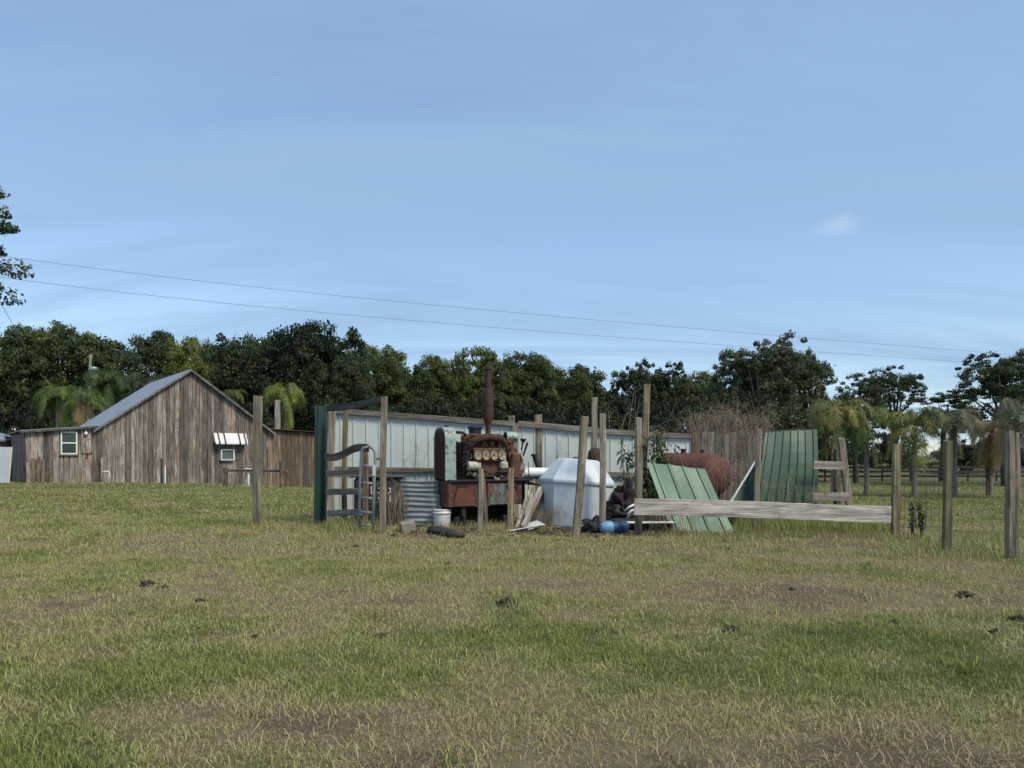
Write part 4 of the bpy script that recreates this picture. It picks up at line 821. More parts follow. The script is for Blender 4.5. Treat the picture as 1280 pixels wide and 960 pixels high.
# red horizontal tank
rt = thing('fuel_tank', 'rusty red horizontal tank with domed end behind the light green sheet', 'tank', (X(858, 15.9), 15.9, 0), R(-62))
rc = .47; zc = Z(566, 15.2)-rc
prof = [(rc*.02,-1.32), (rc*.5,-1.28), (rc*.85,-1.17), (rc,-1.0), (rc,-.95), (rc*1.02,-.95), (rc*1.02,-.92), (rc,-.92), (rc,.5)]
mb = MB(); mb.lathe([(rc,-.55), (rc,0), (rc,.75), (rc*.85,.92), (rc*.5,1.02), (rc*.02,1.06)], 30, (0,0,zc), (0,PI/2,0)); mb.build('barrel', M['rustred'], rt, smooth='auto')
mb = MB(); mb.lathe([(rc*1.015,-.53), (rc*1.015,-.58), (rc*.97,-.66), (rc*.8,-.78), (rc*.45,-.87), (rc*.02,-.90)], 30, (0,0,zc), (0,PI/2,0)); tag(mb.build('domed_end', M['tankred'], rt, smooth='auto'), label='brighter red domed end')
mb = MB(); mb.lathe([(.05,0),(.05,.07),(.07,.07),(.07,.10)], 12, (-.1,0,zc+rc-.01)); mb.build('filler_neck', M['rust'], rt); mb = MB(); mb.lathe([(.04,0),(.04,.08)], 12, (.5,0,zc+rc-.01)); mb.build('vent_stub', M['rust'], rt)
mb = MB()
for x in (-.35, .55):
    for y in (-.35, .35): mb.box((x, y, (zc-rc+.15)/2), (.07, .07, zc-rc+.15))
    mb.box((x, 0, zc-rc-.0), (.09, .8, .07))
mb.build('stand', M['rust'], rt)

# ------------------------------------------------------------------ junk right of the tank
def blob(name, label, cat, c, sx, sy, sz, mat, n=14, amp=.22, seed=0, parent=None):
    mb = MB(); V = []; rs = random.Random(seed); ph = [(rs.uniform(1,5), rs.uniform(1,5), rs.uniform(0,6)) for _ in range(7)]
    for i in range(n+1):
        th = PI*i/n
        for j in range(n*2):
            p = PI*j/n; q = 1+amp*sum(math.sin(a_*th*1.5+c_)*math.cos(round(b_)*p+c_) for a_, b_, c_ in ph)/2.2
            q *= 1+rs.uniform(-.22, .22)*amp; V.append((sx*q*math.sin(th)*math.cos(p), sy*q*math.sin(th)*math.sin(p), max(sz*q*math.cos(th), -sz*.5)))
    m2 = n*2; mb.add(V, [(i*m2+j, (i+1)*m2+j, (i+1)*m2+(j+1)%m2, i*m2+(j+1)%m2) for i in range(n) for j in range(m2)])
    o = mb.build(name, mat, parent, c, smooth=True); return tag(o, label, cat) if label else o
blob('cloth_heap', 'heap of dark maroon crumpled cloth beside the white tank', 'cloth', P(782, 632, 13.7), .25, .2, .26, M['cloth'], 26, .55, 3)
blob('cloth_heap', 'lower dark bundle lying at the foot of the maroon heap', 'cloth', P(777, 645, 13.45), .22, .16, .13, M['iron'], 22, .6, 5)
mb = MB(); mb.tube([(-.02,0,-.10),(-.015,-.03,-.02),(.04,-.05,.04),(.13,-.04,.06),(.22,0,.03)], .028, 8); mb.tube([(-.07,.02,.03),(.0,-.01,.10),(.1,0,.15)], .02, 8); tag(mb.build('white_hose', M['white'], None, P(786, 641, 13.3), smooth=True), 'short curved white hose lying on the dark bundle', 'hose')
# black sheet sagging over a blue barrel
n = 60; m = 22; mb = MB(); V = []
for j in range(m+1):
    for i in range(n+1):
        u, v = i/n, j/m; px = lerp(722, 848, u); d = lerp(12.98, 13.6, v); top = np.interp(px, [722, 740, 765, 800, 835, 848], [668, 659, 650, 649, 651, 660])
        zt_ = Z(top, 13.0); z = zt_*(1.0-.12*(1-v)**2 if v < .6 else 1-((v-.6)/.4)**2*.95)+.018*math.sin(u*17)+.012*math.sin(u*31+v*5)-(.06*max(0, math.sin(u*23+1))*(v < .05)); z = z*min(1, .06+(v/.14)) if v < .14 else z; V.append((X(px, d)+.03*math.sin(u*40+v*9), d+.05*math.sin(u*27)+.03*math.sin(u*61), max(z, .02)))
o_ = Vector(V[0]); o_.z = 0; mb.add([tuple(Vector(p)-o_) for p in V], [(j*(n+1)+i, j*(n+1)+i+1, (j+1)*(n+1)+i+1, (j+1)*(n+1)+i) for j in range(m) for i in range(n)])
tag(mb.build('black_tarp', M['black'], None, o_, smooth=True, solid=.01), 'black plastic sheet sagging over the blue barrel', 'tarp')
brl = thing('blue_barrel', 'dark blue barrel lying under the black sheet, pale blue end outward', 'barrel', (X(768, 12.78), 12.78, .12), R(20)); brl.scale = (1.1, 1.15, 1.15)
mb = MB(); mb.lathe([(.09,-.20), (.097,-.16), (.097,-.06), (.092,-.04), (.097,-.02), (.097,.18), (.085,.21)], 24, rot=(0,PI/2,0)); mb.build('body', M['blue'], brl, smooth='auto')
mb = MB(); mb.lathe([(.001,-.27),(.05,-.27), (.085,-.23), (.101,-.17), (.101,-.11), (.098,-.09)], 24, (0.02,-.02,-.0), rot=(0,PI/2,0), cap=False); mb.build('lid', M['bluelight'], brl, smooth='auto')
mb = MB(); mb.box((0,0,0), (.85,.12,.035), (0,0,R(3)), bev=.008); tag(mb.build('white_strip', M['white'], None, P(812, 653, 12.95)), 'narrow white strip lying behind the plank post above the barrel', 'strip')
for k, (px, py, d, lb) in enumerate(((812, 664, 12.9, 'black coiled hose loops under the black sheet near the light green panel'),)):
    mb = MB(); 
    for q in range(5): 
        r_ = .16+.03*q; mb.tube([(r_*math.cos(a_)+.02*q, .1*math.sin(a_*1.0)+.03*q, .14+r_*.65*math.sin(a_)) for a_ in np.linspace(-.3, PI+.3, 20)], .012, 6)
    tag(mb.build('hose_coil', M['iron'], None, (X(px, d), d, 0)), lb, 'hose')
blob('black_bag', 'crumpled black bag between the tank post and the blue barrel', 'bag', (X(741, 12.9), 12.9, .10), .20, .15, .13, M['black'], 16, .35, 9)
mb = MB(); mb.tube([(0,0,.12), (-.06,-.03,.22), (-.13,-.02,.16), (-.14,0,.03)], .018, 7); tag(mb.build('black_hose', M['black'], None, (X(733, 12.6), 12.6, 0), smooth=True), 'short bent black hose beside the foot of the leaning post', 'hose')
# clods on the field
for px, py, r_, lb in ((1207, 747, .10, 'largest dark dung clod on the right of the field'), (914, 788, .075, 'dark dung clod in the green band right of centre'), (990, 738, .05, 'small dark clod below the mid length of the long plank'), (1245, 792, .06, 'flat dark clod near the right edge, lower of the right side clods'), (1272, 775, .07, 'dark clod at the right edge of the field, above the flat one'), (1118, 778, .05, 'small flat clod right of centre in the dry band'), (184, 732, .10, 'dark clod in the dry band on the left of the field'), (204, 735, .06, 'small clod just right of the dark left field clod'), (632, 757, .12, 'wide flat dark dung patch at the centre of the field'), (476, 796, .06, 'dark clod in the green band left of centre'), (250, 752, .05, 'small clod at the top of the left green band'), (912, 687, .05, 'small dark clod near the fence below the light green sheet'), (560, 705, .06, 'brown clod on the grass below the rotten log'), (445, 683, .06, 'small dark clod on the grass below the grey ladder'), (318, 797, .04, 'small clod with pale grass beside it on the left field')):
    d = D(py); x_ = X(px, d); r_ *= .62; blob('dung_clod', lb, 'dung', (x_, d, gz(x_, d)+r_*.2), r_*1.1, r_, r_*(.25 if r_ > .085 else .5), M['clod'], 12, .5, int(px))

# ------------------------------------------------------------------ trees
def quads(c, a, b, rnd):
    """leaf diamonds: centre c, half length a, half width b (vectors)"""
    P = np.stack([c-a, c+b-.15*a, c+a, c-b-.15*a], 1); n = len(c); return P.reshape(-1, 3), np.arange(n*4).reshape(n, 4), np.repeat(rnd, 4)
def unitv(n):
    v = rng.normal(size=(n, 3)); return v/np.linalg.norm(v, axis=1, keepdims=True)
def crown_pts(npuff, nleaf, leaf, seed, lobes=9, pr=(.13, .24), zlow=-.75, rmin=.55, tall=1.0, ltop=.5):
    """unit crown (radius about 1): leaves gathered in puffs on several lobes"""
    r_ = np.random.default_rng(seed); L_ = []
    for k in range(lobes):
        a = r_.uniform(0, 2*PI); q = r_.uniform(.25, .62); z = r_.uniform(-.45, ltop); L_.append((q*np.cos(a), q*np.sin(a), z, r_.uniform(.30, .52)*(1-.25*max(z, 0))))
    L_.append((0, 0, .25, .62)); cs = []
    while len(cs) < npuff:
        l = L_[r_.integers(len(L_))]; v = r_.normal(size=3); v /= np.linalg.norm(v)
        if v[2] < -.35: v[2] *= -.6
        p = np.array(l[:3])+v*l[3]*r_.uniform(rmin, 1.04)
        if p[2] < zlow: continue
        cs.append(p)
    cs = np.array(cs); dm = np.linalg.norm(cs[:, None]-cs[None], axis=2)
    if npuff > 70: cs = cs[(dm < .27).sum(1) >= (5 if pr[1] > .14 else 4)]
    npuff = len(cs)
    rr_ = np.hypot(cs[:, 0], cs[:, 1]); cs[:, :2] *= .86/np.quantile(rr_, .97); zt_ = np.quantile(cs[:, 2], .985); cs[:, 2] = np.where(cs[:, 2] > 0, np.minimum(cs[:, 2], zt_*1.04)*.80/zt_, cs[:, 2])
    pk = r_.uniform(pr[0], pr[1], npuff)*(1-.25*np.clip(cs[:, 2], 0, 1)); idx = r_.integers(0, npuff, nleaf)
    # drop leaves near some puffs for openness
    v = r_.normal(size=(nleaf, 3)); v /= np.linalg.norm(v, axis=1, keepdims=True); v[:, 2] = np.where(v[:, 2] < -.2, v[:, 2]*.5, v[:, 2])
    rad = pk[idx]*np.power(r_.uniform(.15, 1, nleaf), .45)*(1+.25*(r_.uniform(0, 1, nleaf) < .12)); c = cs[idx]+v*rad[:, None]*np.array([1, 1, .78*tall])
    nrm = v*.9+r_.normal(size=(nleaf, 3))*.55+np.array([0, 0, .35]); nrm /= np.linalg.norm(nrm, axis=1, keepdims=True)
    t = np.cross(nrm, r_.normal(size=(nleaf, 3))); t /= np.linalg.norm(t, axis=1, keepdims=True); b = np.cross(nrm, t); s = leaf*r_.uniform(.6, 1.4, nleaf)
    pr_ = r_.uniform(0, 1, npuff); rn = np.clip(pr_[idx]*.55+r_.uniform(0, .45, nleaf), 0, 1)
    return quads(c, t*s[:, None], b*s[:, None]*.62, rn), cs
def tree_mesh(nm, npuff, nleaf, leaf, seed, **k):
    (P, q, r_), cs = crown_pts(npuff, nleaf, leaf, seed, **k); o = npmesh('crown', P, [q], M['leaf'], {'rnd': r_}); me = o.data; bpy.data.objects.remove(o)
    # wood: trunk to crown plus limbs to puffs; z=-1.75 is the root
    mb = MB(); rs = random.Random(seed); ax = rs.uniform(-.12, .12); ay = rs.uniform(-.1, .1)
    mb.tube([(0, 0, -5), (ax*.1, ay*.1, -2.2), (ax*.4, ay*.4, -1.3), (ax, ay, -.75), (ax*.5, ay, -.25), (0, 0, .2)], [.12, .085, .07, .065, .05, .025], 9, jit=.08, r=.4)
    for k_ in range(16):
        c = cs[rs.randrange(len(cs))]; z0 = rs.uniform(-.95, -.1); a_ = Vector((ax*.9, ay*.9, z0)); b_ = Vector(c)*.85; m_ = a_.lerp(b_, .5)+Vector((0, 0, rs.uniform(-.12, .10)))
        mb.tube([a_, m_, b_], [.04, .024, .008], 6, jit=.06, r=.4)
    o = mb.build('trunk', M['trunk'], None, smooth=True); mt = o.data; bpy.data.objects.remove(o); return me, mt
VAR = {'d': [tree_mesh('oak', 300, 38000, .021, 100+k, lobes=18, pr=(.11, .20), rmin=.72, ltop=.42) for k in range(5)],
       'a': [tree_mesh('airy', 330, 26000, .018, 200+k, lobes=13, pr=(.06, .13)) for k in range(3)],
       'g': [tree_mesh('gappy', 120, 17000, .019, 300+k, lobes=9, pr=(.09, .16)) for k in range(2)]}
def tree(name, label, px, top, bot, hw, d, kind, v, col, rz=None, group='trees behind the farm yard', cat='tree'):
    """crown spans rows top..bot and px-hw..px+hw at distance d"""
    top -= (7 if top < 500 and px > 0 and kind in 'da' else 0); x = X(px, d); g0 = gz(x, d); zt, zb = Z(top, d), max(Z(bot, d), g0+.2); rz_ = (zt-zb)/2/.95; rx = hw*d/F/.92; cz = (zt+zb)/2
    t = thing(name, label, cat, (x, d, g0), rz if rz is not None else random.uniform(0, 6.28), group)
    me, mt = VAR[kind][v]; o = bpy.data.objects.new('crown', me); C.objects.link(o); o.parent = t; o.location = (0, 0, cz-g0); o.scale = (rx, rx, rz_)
    k = random.uniform(.88, 1.12); o.color = (col[0]*k, col[1]*k, col[2]*k, 1)
    tr_ = bpy.data.objects.new('trunk', mt); C.objects.link(tr_); tr_.parent = t; hz = max(cz-g0, .5); sx = rx*.85; tr_.location = (0, 0, cz-g0); tr_.scale = (sx, sx, rz_)
    return t
DK, MD, LT, YL, GY = (.046,.068,.028), (.070,.098,.032), (.105,.135,.036), (.135,.165,.038), (.080,.098,.055)
TR = [ # px, top, bottom, halfwidth, depth, kind, variant, colour, label
 (12, 410, 600, 55, 76, 'd', 0, MD, 'broad oak at the far left edge of the treeline'),
 (78, 408, 600, 52, 74, 'd', 1, MD, 'broad oak left of the utility pole, above the white barn window'),
 (132, 424, 600, 45, 78, 'd', 2, DK, 'dark oak behind the left palms and the transformer pole'),
 (185, 416, 600, 42, 84, 'd', 3, DK, 'tall dark oak just left of the barn ridge'),
 (232, 424, 560, 32, 80, 'd', 0, YL, 'yellow green tree behind the barn ridge'),
 (272, 434, 600, 34, 86, 'd', 1, LT, 'mid green tree between barn ridge and the big dark oak'),
 (312, 418, 600, 48, 72, 'd', 2, DK, 'dark oak shoulder above the right slope of the barn roof'),
 (388, 406, 600, 50, 70, 'd', 1, (.026,.042,.020), 'big very dark oak above the barn annex, highest of the left treeline'),
 (345, 424, 600, 46, 71, 'd', 3, (.028,.045,.020), 'low dark oak filling below the big dark crown over the annex'),
 (428, 450, 600, 34, 68, 'd', 0, DK, 'dark round tree above the green corner sheet'),
 (462, 436, 580, 42, 90, 'd', 1, LT, 'bright green rounded oak above the brown corner post'),
 (505, 452, 600, 36, 86, 'd', 2, MD, 'mid green tree above the fence left end, right of the corner post'),
 (548, 446, 600, 38, 88, 'd', 3, LT, 'green tree just left of the exhaust stack'),
 (590, 438, 600, 36, 90, 'd', 0, LT, 'rounded green tree peaking left of the exhaust tip'),
 (622, 452, 600, 36, 80, 'a', 1, MD, 'hazy green tree directly behind the exhaust stack'),
 (655, 444, 600, 40, 84, 'd', 1, MD, 'tree peaking just right of the exhaust stack'),
 (700, 456, 600, 36, 82, 'd', 2, MD, 'mid green tree above the white plastic tank'),
 (742, 462, 600, 38, 84, 'd', 3, MD, 'tree behind the tall dark board post'),
 (788, 452, 600, 34, 78, 'a', 2, DK, 'dark feathery tree left of the tallest leaning post'),
 (835, 456, 600, 40, 76, 'a', 0, DK, 'dark feathery tree right of the tallest leaning post'),
 (872, 468, 600, 34, 88, 'd', 0, LT, 'bright green tree just left of the big right hand oak'),
 (915, 440, 600, 44, 60, 'a', 1, GY, 'left half of the pair of big grey green oaks right of centre'),
 (948, 420, 590, 62, 58, 'a', 2, GY, 'large grey green oak, highest crown right of centre'),
 (962, 452, 600, 50, 62, 'd', 2, GY, 'lower grey green oak filling under the highest crown right of centre'),
 (1000, 436, 600, 38, 59, 'a', 0, GY, 'grey green oak on the right shoulder of the highest crown'),
 (1072, 468, 572, 40, 58, 'a', 1, DK, 'dark oak over the palms, left one of two'),
 (1122, 462, 572, 38, 60, 'a', 2, DK, 'dark oak over the palms, right one of two'),
 (1178, 486, 550, 40, 64, 'g', 0, DK, 'small dark oak whose branches reach left into the sky gap'),
 (1258, 440, 570, 58, 52, 'a', 0, DK, 'tall open dark oak at the right edge'),
 (1310, 420, 580, 60, 54, 'g', 0, DK, 'oak mostly beyond the right edge of the photo'),
 (1205, 556, 596, 34, 90, 'd', 1, LT, 'round bright green bush beyond the far black fence'),
 (1262, 560, 598, 28, 95, 'd', 2, MD, 'dull green bush beyond the far fence at the right edge'),
]
for px, top, bot, hw, d, kd, v, col, lb in TR: tree('oak_tree' if 'bush' not in lb else 'bush', lb, px, top, bot, hw*(1.3 if kd == 'd' else 1.15), d, kd, v, col, cat='tree' if 'bush' not in lb else 'bush')
# continuous thicket at the foot of the wood, and far low hedge on the right
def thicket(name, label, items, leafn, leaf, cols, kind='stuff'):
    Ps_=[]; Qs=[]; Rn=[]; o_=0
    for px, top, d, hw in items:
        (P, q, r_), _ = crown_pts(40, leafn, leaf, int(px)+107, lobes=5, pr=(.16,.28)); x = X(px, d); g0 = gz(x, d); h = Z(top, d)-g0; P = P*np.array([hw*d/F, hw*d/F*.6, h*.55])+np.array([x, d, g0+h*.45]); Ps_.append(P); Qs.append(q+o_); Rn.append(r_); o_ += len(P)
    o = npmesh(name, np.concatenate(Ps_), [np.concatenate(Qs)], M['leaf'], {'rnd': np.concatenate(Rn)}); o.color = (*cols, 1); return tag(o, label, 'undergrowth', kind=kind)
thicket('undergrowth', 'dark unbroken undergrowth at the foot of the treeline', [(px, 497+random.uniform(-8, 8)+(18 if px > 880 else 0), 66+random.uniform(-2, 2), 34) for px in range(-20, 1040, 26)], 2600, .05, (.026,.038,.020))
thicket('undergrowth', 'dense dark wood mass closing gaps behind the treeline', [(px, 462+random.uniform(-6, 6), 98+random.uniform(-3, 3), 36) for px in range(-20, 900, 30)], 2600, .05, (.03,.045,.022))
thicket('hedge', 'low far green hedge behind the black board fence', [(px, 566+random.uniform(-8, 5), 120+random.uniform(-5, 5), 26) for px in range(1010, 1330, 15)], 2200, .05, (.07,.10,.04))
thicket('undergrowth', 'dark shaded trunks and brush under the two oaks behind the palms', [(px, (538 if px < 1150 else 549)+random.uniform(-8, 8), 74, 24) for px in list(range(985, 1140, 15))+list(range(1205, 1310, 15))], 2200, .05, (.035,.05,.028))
# left tree reaching in from outside the frame
VAR['n'] = [tree_mesh('near', 800, 130000, .013, 401, lobes=24, pr=(.06, .12), rmin=.7)]
x = X(-140, 20); tree('oak_tree', 'near oak whose leafy branch tips poke in at the left edge', -213, 132, 532, 196, 20, 'n', 0, (.065,.095,.038), rz=1.1, group=None)

# ------------------------------------------------------------------ palms
def palm_meshes(seed, nf=34, L0=1.6, dead=False, droop=1.0):
    r_ = np.random.default_rng(seed); Pq=[]; Rn=[]; 
    for f in range(nf):
        az = r_.uniform(0, 2*PI); el = (R(r_.uniform(-50, 0)) if dead else R(r_.uniform(50, 88)) if f % 5 < 2 else R(r_.uniform(-70, -20)) if f % 5 == 2 else R(r_.uniform(-10, 60))); L_ = L0*r_.uniform(.75, 1.1)*(.8 if dead else 1); n = 34
        p = np.array([0., 0, 0]); th = el; pts = []; rn = r_.uniform(0, .7)
        for k in range(n):
            pts.append((p.copy(), th)); p = p+np.array([np.cos(az)*np.cos(th), np.sin(az)*np.cos(th), np.sin(th)])*L_/n; th -= (R(2.9)*droop*(1.25 if el > R(45) else 1))*(1+k/n)
            th = max(th, R(-82))
        side = np.array([-np.sin(az), np.cos(az), 0])
        for k in range(n):
            q, th = pts[k]; fwd = np.array([np.cos(az)*np.cos(th), np.sin(az)*np.cos(th), np.sin(th)]); w_ = .012
            if k < n-1: q2 = pts[k+1][0]; Pq.append([q-side*w_, q+side*w_, q2+side*w_*.9, q2-side*w_*.9]); Rn.append(.25)
            if k < 4: continue
            ll = .36*np.sin(PI*min(1, (k-2)/n*.9+.12))**.6*L0/1.55
            for s in (-1, 1):
                for m_ in range(2):
                    dv = side*s*r_.uniform(.2, .8)+fwd*r_.uniform(.15, .8)+np.array([0, 0, r_.uniform(-1.0, .25)]); dv /= np.linalg.norm(dv); l2 = ll*r_.uniform(.7, 1.1)
                    mid = q+dv*l2*.55; tip = mid+(dv*.75+np.array([0, 0, -.40]))*l2*.5; wv = fwd*.009
                    Pq.append([q-wv, q+wv, mid+wv, mid-wv]); Pq.append([mid-wv, mid+wv, tip+wv*.2, tip-wv*.2]); t_ = np.clip(rn*1.3+r_.uniform(-.3, .3), 0, 1); Rn += [t_, t_]
    P = np.array(Pq).reshape(-1, 3); o = npmesh('fronds', P, [np.arange(len(P)).reshape(-1, 4)], M['palmleaf'], {'rnd': np.repeat(np.array(Rn), 4)}); me = o.data; bpy.data.objects.remove(o); return me
PALM = [palm_meshes(11), palm_meshes(12, droop=1.15), palm_meshes(13, 24)]; DEADF = palm_meshes(14, 12, dead=True)
mb = MB(); prof = []
for k in range(24): prof.append((.5*(1.0-.25*k/23)*(1+.06*(k%2))*(1.25 if k == 0 else 1), k/23))
mb.lathe(prof, 12, r=.5); o = mb.build('trunk', M['palmtrunk'], None, smooth=True); PTR = o.data; bpy.data.objects.remove(o)
def palm(label, px, py, d, size, v, col, dead=None, tr_w=.18, lean=0):
    x = X(px, d); g0 = gz(x, d); h = Z(py, d)-g0; size *= 1.12; t = thing('palm_tree', label, 'palm', (x, d, g0), random.uniform(0, 6.28), 'feather palms')
    o = bpy.data.objects.new('trunk', PTR); C.objects.link(o); o.parent = t; o.scale = (tr_w, tr_w, h-.06*size)
    o = bpy.data.objects.new('fronds', PALM[v]); C.objects.link(o); o.parent = t; o.location = (0, 0, h); o.scale = (size,)*3; o.color = (*col, 1)
    if dead:
        o = bpy.data.objects.new('dead_fronds', DEADF); C.objects.link(o); o.parent = t; o.location = (0, 0, h-.05); o.scale = (size,)*3; o.color = (*dead, 1); o['label'] = 'brown dead hanging fronds'
    return t
PG_, PY_, PGR, PB = (.12,.175,.05), (.24,.25,.085), (.21,.215,.13), (.36,.27,.15)
palm('pale yellowish palm right behind the tall green sheets', 1042, 520, 24, .92, 0, PY_)
palm('green palm with clean pale trunk between green sheets and right plank post', 1083, 528, 26, .95, 1, PG_)
palm('bright palm just behind the right plank post', 1143, 532, 24, .90, 2, (.19,.22,.065))
palm('palm behind the post between plank end and right edge', 1193, 530, 24, .80, 0, PGR)
palm('brown half dead palm between the two right fence posts', 1238, 542, 25, .82, 1, PB, dead=PB)
palm('grey green drooping palm behind the thick right edge post', 1272, 522, 23, .92, 2, PGR, dead=(.32,.25,.16))
palm('leftmost palm behind the barn lean-to, below the transformer', 72, 496, 54, 1.45, 1, PG_, tr_w=.28)
palm('palm with brown hanging fronds behind the barn lean-to', 104, 500, 52, 1.35, 2, PG_, dead=PB, tr_w=.28)
palm('tall narrow palm behind the lean-to right of the transformer pole', 136, 478, 55, 1.45, 0, (.10,.15,.05), tr_w=.28)
palm('palm just left of the barn roof slope', 184, 480, 56, 1.2, 2, (.08,.11,.05), tr_w=.28)
palm('small palm peeking over the right slope of the barn roof', 292, 496, 58, 1.05, 1, (.09,.13,.03), tr_w=.28)
palm('bright green palm above the barn annex beside the pale post', 357, 496, 54, 1.5, 0, (.22,.28,.06), tr_w=.28)

# ------------------------------------------------------------------ utility pole and power lines
ud = 60; up = thing('utility_pole', 'grey utility pole with transformer behind the barn lean-to', 'utility pole', (X(110, ud), ud, gz(X(110, ud), ud))); hp = Z(443, ud)-up.location.z
mb = MB(); mb.tube([(0,0,0), (.0,0,hp*.5), (.22,0,hp)], [.17,.15,.11], 10); mb.build('pole', M['postv'], up)
mb = MB(); mb.lathe([(.28,0), (.34,.05), (.34,.85), (.28,.95), (.1,1.0)], 16, (.55, -.15, Z(474, ud)-up.location.z)); mb.build('transformer', M['galv'], up, smooth='auto')
mb = MB(); mb.box((.3, -.1, Z(470, ud)-up.location.z+.1), (.4, .08, .08)); mb.build('bracket', M['iron'], up)
def cable(label, pts, r=.022):
    pts = [Vector(P(*p)) for p in pts]; out_ = []
    # quadratic through three points
    a_, b_, c_ = pts
    for k in range(41):
        t = k/40*1.0; l0 = (t-.5)*(t-1)/.5; l1 = t*(t-1)/(-.25); l2 = t*(t-.5)/.5; out_.append(a_*l0+b_*l1+c_*l2)
    mb = MB(); mb.tube([p-out_[0] for p in out_], r, 5); o = mb.build('power_cable', M['cable'], None, out_[0]); tag(o, label, 'cable', 'overhead power lines')
cable('upper of the two long power lines crossing the sky', [(-30, 315, 40), (560, 383, 52), (1290, 445, 64)], .013)
cable('lower of the two long power lines crossing the sky', [(-30, 342, 40), (560, 404.5, 52), (1290, 458, 64)], .013)
cable('short power line dropping behind the trees at the left edge', [(-14, 354, 55), (4, 384, 57), (30, 432, 60)], .018)

# ------------------------------------------------------------------ far fence, wire fence
fd = 62; ff = thing('board_fence', 'far black board fence crossing the right background pasture', 'fence', (X(960, fd), fd, -.8)); mb = MB(); Lf = X(1330, fd)-X(960, fd)
for z in (.45, .85, 1.2):
    mb = MB(); k = 0
    while k < Lf: mb.box((k+1.2, random.uniform(-.02,.02), z+random.uniform(-.02,.02)), (2.38, .04, .19)); k += 2.4
    mb.build('rail', M['farblack'], ff)
k = 0
while k < Lf: mb = MB(); mb.box((k, .06, .65), (.13, .08, 1.35)); mb.build('post', M['farblack'], ff); k += 2.4
wf = thing('wire_fence', 'thin wire netting strung between the three right fence posts', 'fence', (0,0,0))
wp = [(1119, 12.3), (1184, D(690)+.06), (1263, D(701)+.06), (1330, 8.9)]
for z in (.12, .32, .52, .72, .92, 1.12):
    mb = MB(); pts = []
    for (pa, da), (pb, db) in zip(wp, wp[1:]):
        for k in range(9): t = k/8; pts.append((lerp(X(pa, da), X(pb, db), t), lerp(da, db, t), z+random.uniform(-.006,.006)-.015*math.sin(t*PI)))
    mb.tube(pts, .0026, 4); mb.build('strand', M['wirem'], wf)
mb = MB()
for (pa, da), (pb, db) in zip(wp, wp[1:]):
    n = int(math.hypot(X(pb, db)-X(pa, da), db-da)/.15)
    for k in range(n): t = (k+.5)/n; x, y = lerp(X(pa, da), X(pb, db), t), lerp(da, db, t); mb.tube([(x, y, .02), (x+random.uniform(-.01,.01), y, 1.12)], .0018, 3)
tag(mb.build('net', M['wirem'], wf), kind=None)
w2 = thing('rail_wire', 'sagging single wire from the leaning log to the right plank post', 'wire', P(1062, 590, 14.2)); q0 = Vector(w2.location); mb = MB(); q1 = Vector(P(1118, 592, 12.2)); mb.tube([(0,0,0), (q1-q0)*.5+Vector((0,0,-.02)), q1-q0], .006, 5); mb.build('strand', M['wirem'], w2)

# ------------------------------------------------------------------ shrubs, vines, weeds
def leafy_shrub(name, label, px, d, h, n_stem, nl, ll, col, spread=.5, seed=1, lw=.15, base=.0, top_px=None):
    r_ = np.random.default_rng(seed); x0 = X(px, d); t = thing(name, label, 'shrub', (x0, d, gz(x0, d))); Pq=[]; Rn=[]; mb = MB()
    for s in range(n_stem):
        a = r_.uniform(0, 2*PI); sp_ = r_.uniform(.1, 1)*spread; b0 = np.array([np.cos(a)*.08, np.sin(a)*.08, base]); tp = np.array([np.cos(a)*sp_, np.sin(a)*sp_*.7, h*r_.uniform(.7, 1.0)]); md = (b0+tp)/2+np.array([np.cos(a), np.sin(a), 0])*.12*spread+np.array([0,0,.1*h])
        f = lambda u: b0*(1-u)**2+2*md*u*(1-u)+tp*u*u; mb.tube([tuple(f(u)) for u in np.linspace(0, 1, 8)], [lerp(.011, .004, u) for u in np.linspace(0, 1, 8)], 5)
        for k in range(nl):
            u = r_.uniform(.25, 1); q = f(u); az = r_.uniform(0, 2*PI); el = r_.uniform(-.9, .5); dv = np.array([np.cos(az)*np.cos(el), np.sin(az)*np.cos(el), np.sin(el)]); sd_ = np.array([-np.sin(az), np.cos(az), 0.]); l2 = ll*r_.uniform(.6, 1.2); m_ = q+dv*l2*.5; tip = m_+(dv*.7+np.array([0,0,-.6]))*l2*.5; wv = sd_*l2*lw
            Pq.append([q, m_+wv, tip, m_-wv]); Rn.append(r_.uniform(0, .8))
    mb.build('stems', M['trunk'], t); P_ = np.array(Pq).reshape(-1, 3); o = npmesh('foliage', P_, [np.arange(len(P_)).reshape(-1, 4)], M['leaf'], {'rnd': np.repeat(np.array(Rn), 4)}, parent=t); o.color = (*col, 1); return t
leafy_shrub('leafy_shrub', 'tall leafy green shrub with long drooping leaves behind the plank end post', 819, 14.9, 2.05, 17, 30, .20, (.11,.145,.065), .48, 3)
leafy_shrub('leafy_shrub', 'smaller shrub arm with drooping leaves left of the plank end post', 787, 14.6, 1.95, 7, 18, .20, (.10,.14,.065), .25, 4)
leafy_shrub('leafy_shrub', 'low dark green weed plants below the pale sheet behind the plank', 812, 14.3, .85, 12, 36, .12, (.045,.08,.025), .4, 5)
leafy_shrub('tall_weed', 'upright green weed plant growing at the wire right of the plank', 1146, 12.0, .66, 9, 30, .075, (.12,.165,.07), .17, 6, lw=.28)
leafy_shrub('tall_weed', 'small weed in the pasture right of the plank post', 1150, 13.6, .75, 3, 14, .05, (.06,.09,.035), .12, 8)
leafy_shrub('green_weed', 'small dark weed growing up the pale fence left of the radiator', 537, 14.8, 1.08, 5, 18, .06, (.035,.07,.03), .12, 9)
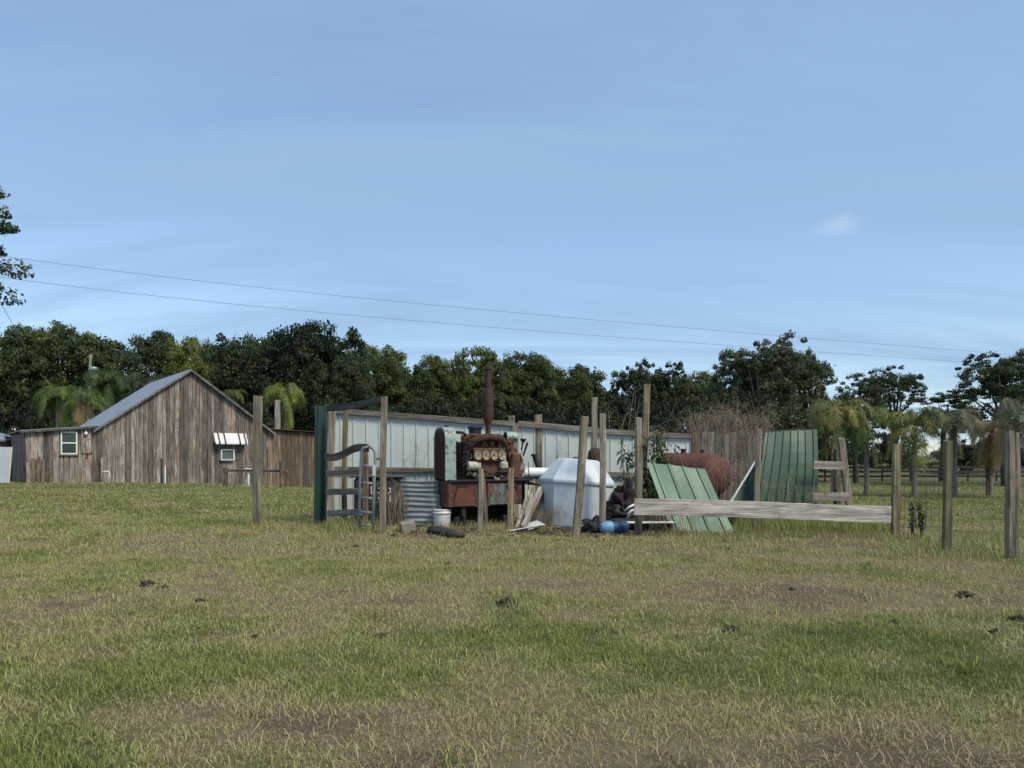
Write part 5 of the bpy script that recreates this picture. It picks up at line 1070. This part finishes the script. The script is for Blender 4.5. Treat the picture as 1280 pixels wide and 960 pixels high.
def stems(name, label, px0, px1, d, ztop_px, n, col, spread=.5, seed=1, droop=.5, zb=0, r=(.002,.005), dz=0.9, twigs=3, cat='dead vines', bow=.5):
    r_ = np.random.default_rng(seed); mb = MB(); x0 = X((px0+px1)/2, d)
    for k in range(n):
        px = r_.uniform(px0, px1); x = X(px, d)-x0; top = Z(ztop_px if not callable(ztop_px) else ztop_px(px), d)-zb; h = top*r_.uniform(.55, 1.0); a = r_.uniform(0, 2*PI); y = r_.uniform(-.3, .3); lx_ = r_.normal()*spread*.45
        tp = Vector((x+lx_, y+r_.normal()*.2, h)); b_ = Vector((x, y, 0)); m_ = Vector((x+lx_*.3+r_.normal()*.08, y, h*.7)); pts = [b_.lerp(m_, .5), m_, m_.lerp(tp, .6)+Vector((0,0,.08)), tp]; pts = [b_]+pts
        if r_.uniform() < droop: pts.append(tp+Vector((lx_*.6+r_.normal()*.1, 0, -r_.uniform(.05, .4))))
        rr = r_.uniform(*r); mb.tube(pts, [rr*lerp(1.3, .5, i/(len(pts)-1)) for i in range(len(pts))], 4, cap=False, r=r_.uniform())
        for j in range(twigs):
            u = r_.uniform(.3, 1); q = m_.lerp(tp, u); e_ = q+Vector((r_.normal()*.16, r_.normal()*.1, r_.uniform(-.05, .28))); mb.tube([q, q.lerp(e_, .5)+Vector((0,0,.03)), e_], [rr*.6, rr*.45, rr*.3], 3, cap=False, r=r_.uniform())
    o = mb.build(name, M['dead'], None, (x0, d, zb)); o.color = (*col, 1); return tag(o, label, cat)
VC = (.30,.255,.21)
stems('dry_vines', 'tangle of dry brown vines heaped over the old plank fence', 866, 958, 17.2, lambda p: 505+10*math.sin(p*.13), 420, VC, .6, 2, .8, 0, (.002,.0048), twigs=6)
stems('dry_vines', 'dry vines hanging down the front of the plank fence and red tank', 850, 952, 15.0, 560, 130, VC, .5, 3, .8, 0, (.0015,.004), twigs=3)
stems('dry_weeds', 'dry weed stems standing above the fence behind the tallest post', 772, 868, 17.3, lambda p: 512+8*math.sin(p*.2), 90, (.17,.15,.11), .45, 4, .4, 0, (.002,.005), twigs=4)
stems('dry_weeds', 'bare bent saplings rising between the tall dark board post and shrub', 760, 800, 16.9, 478, 7, (.20,.18,.14), .3, 5, .3, 0, (.006,.010), twigs=3)
stems('dry_weeds', 'dry arching stems before the tall green sheets', 952, 1062, 13.9, 585, 46, (.30,.26,.18), .5, 6, .7, 0, (.0018,.0035), twigs=2)
stems('dry_weeds', 'thin bare twigs in front of the pale fence left of the radiator', 490, 545, 14.6, 540, 12, (.10,.09,.08), .4, 7, .3, 0, (.002,.004), twigs=3)
stems('dry_weeds', 'branched bare weed against the pale fence above the white tank', 690, 700, 15.3, 525, 5, (.16,.16,.14), .3, 8, .1, 0, (.002,.004), twigs=9)
stems('dry_weeds', 'dry stems tangled round the black crate and corner post', 482, 506, 13.7, 600, 46, (.26,.22,.16), .3, 9, .9, 0, (.0015,.003), twigs=2)
stems('dry_weeds', 'dry stalks at the foot of the light green sheet and black tarp', 808, 880, 12.7, 630, 40, (.26,.21,.14), .35, 10, .8, 0, (.0015,.0035), twigs=2)
stems('dry_weeds', 'dry brush at the foot of the white tank, left side', 672, 700, 13.4, 635, 50, (.20,.15,.11), .3, 11, .9, 0, (.0015,.0035), twigs=2)
stems('dry_weeds', 'tall thin dry weed stalks in the right pasture gap', 1140, 1165, 13.8, 565, 5, (.15,.15,.09), .12, 12, .2, 0, (.003,.005), twigs=5)

# litter at the foot of the pile
mb = MB()
for k in range(330):
    px = random.uniform(490, 900); py = random.choice([random.uniform(655, 672), random.gauss(666, 3)]); d = D(max(py, 652)); x = X(px, d); a_ = random.uniform(0, PI); l_ = random.uniform(.03, .22); r_ = random.uniform(.002, .008)
    mb.tube([(x, d, .012+r_), (x+math.cos(a_)*l_*.5, d+math.sin(a_)*l_*.3, .02+random.uniform(0, .04)), (x+math.cos(a_)*l_, d+math.sin(a_)*l_*.6, .012+random.uniform(0, .03))], [r_, r_, r_*.6], 4)
    if k % 3 == 0: mb.box((x, d+.1, .02), (random.uniform(.03,.14), random.uniform(.03,.10), random.uniform(.01,.04)), (random.uniform(-.3,.3), random.uniform(-.3,.3), random.uniform(0,3)))
tag(mb.build('ground_litter', M['log']), 'litter of dead twigs and dark scraps at the foot of the junk', 'litter', kind='stuff')
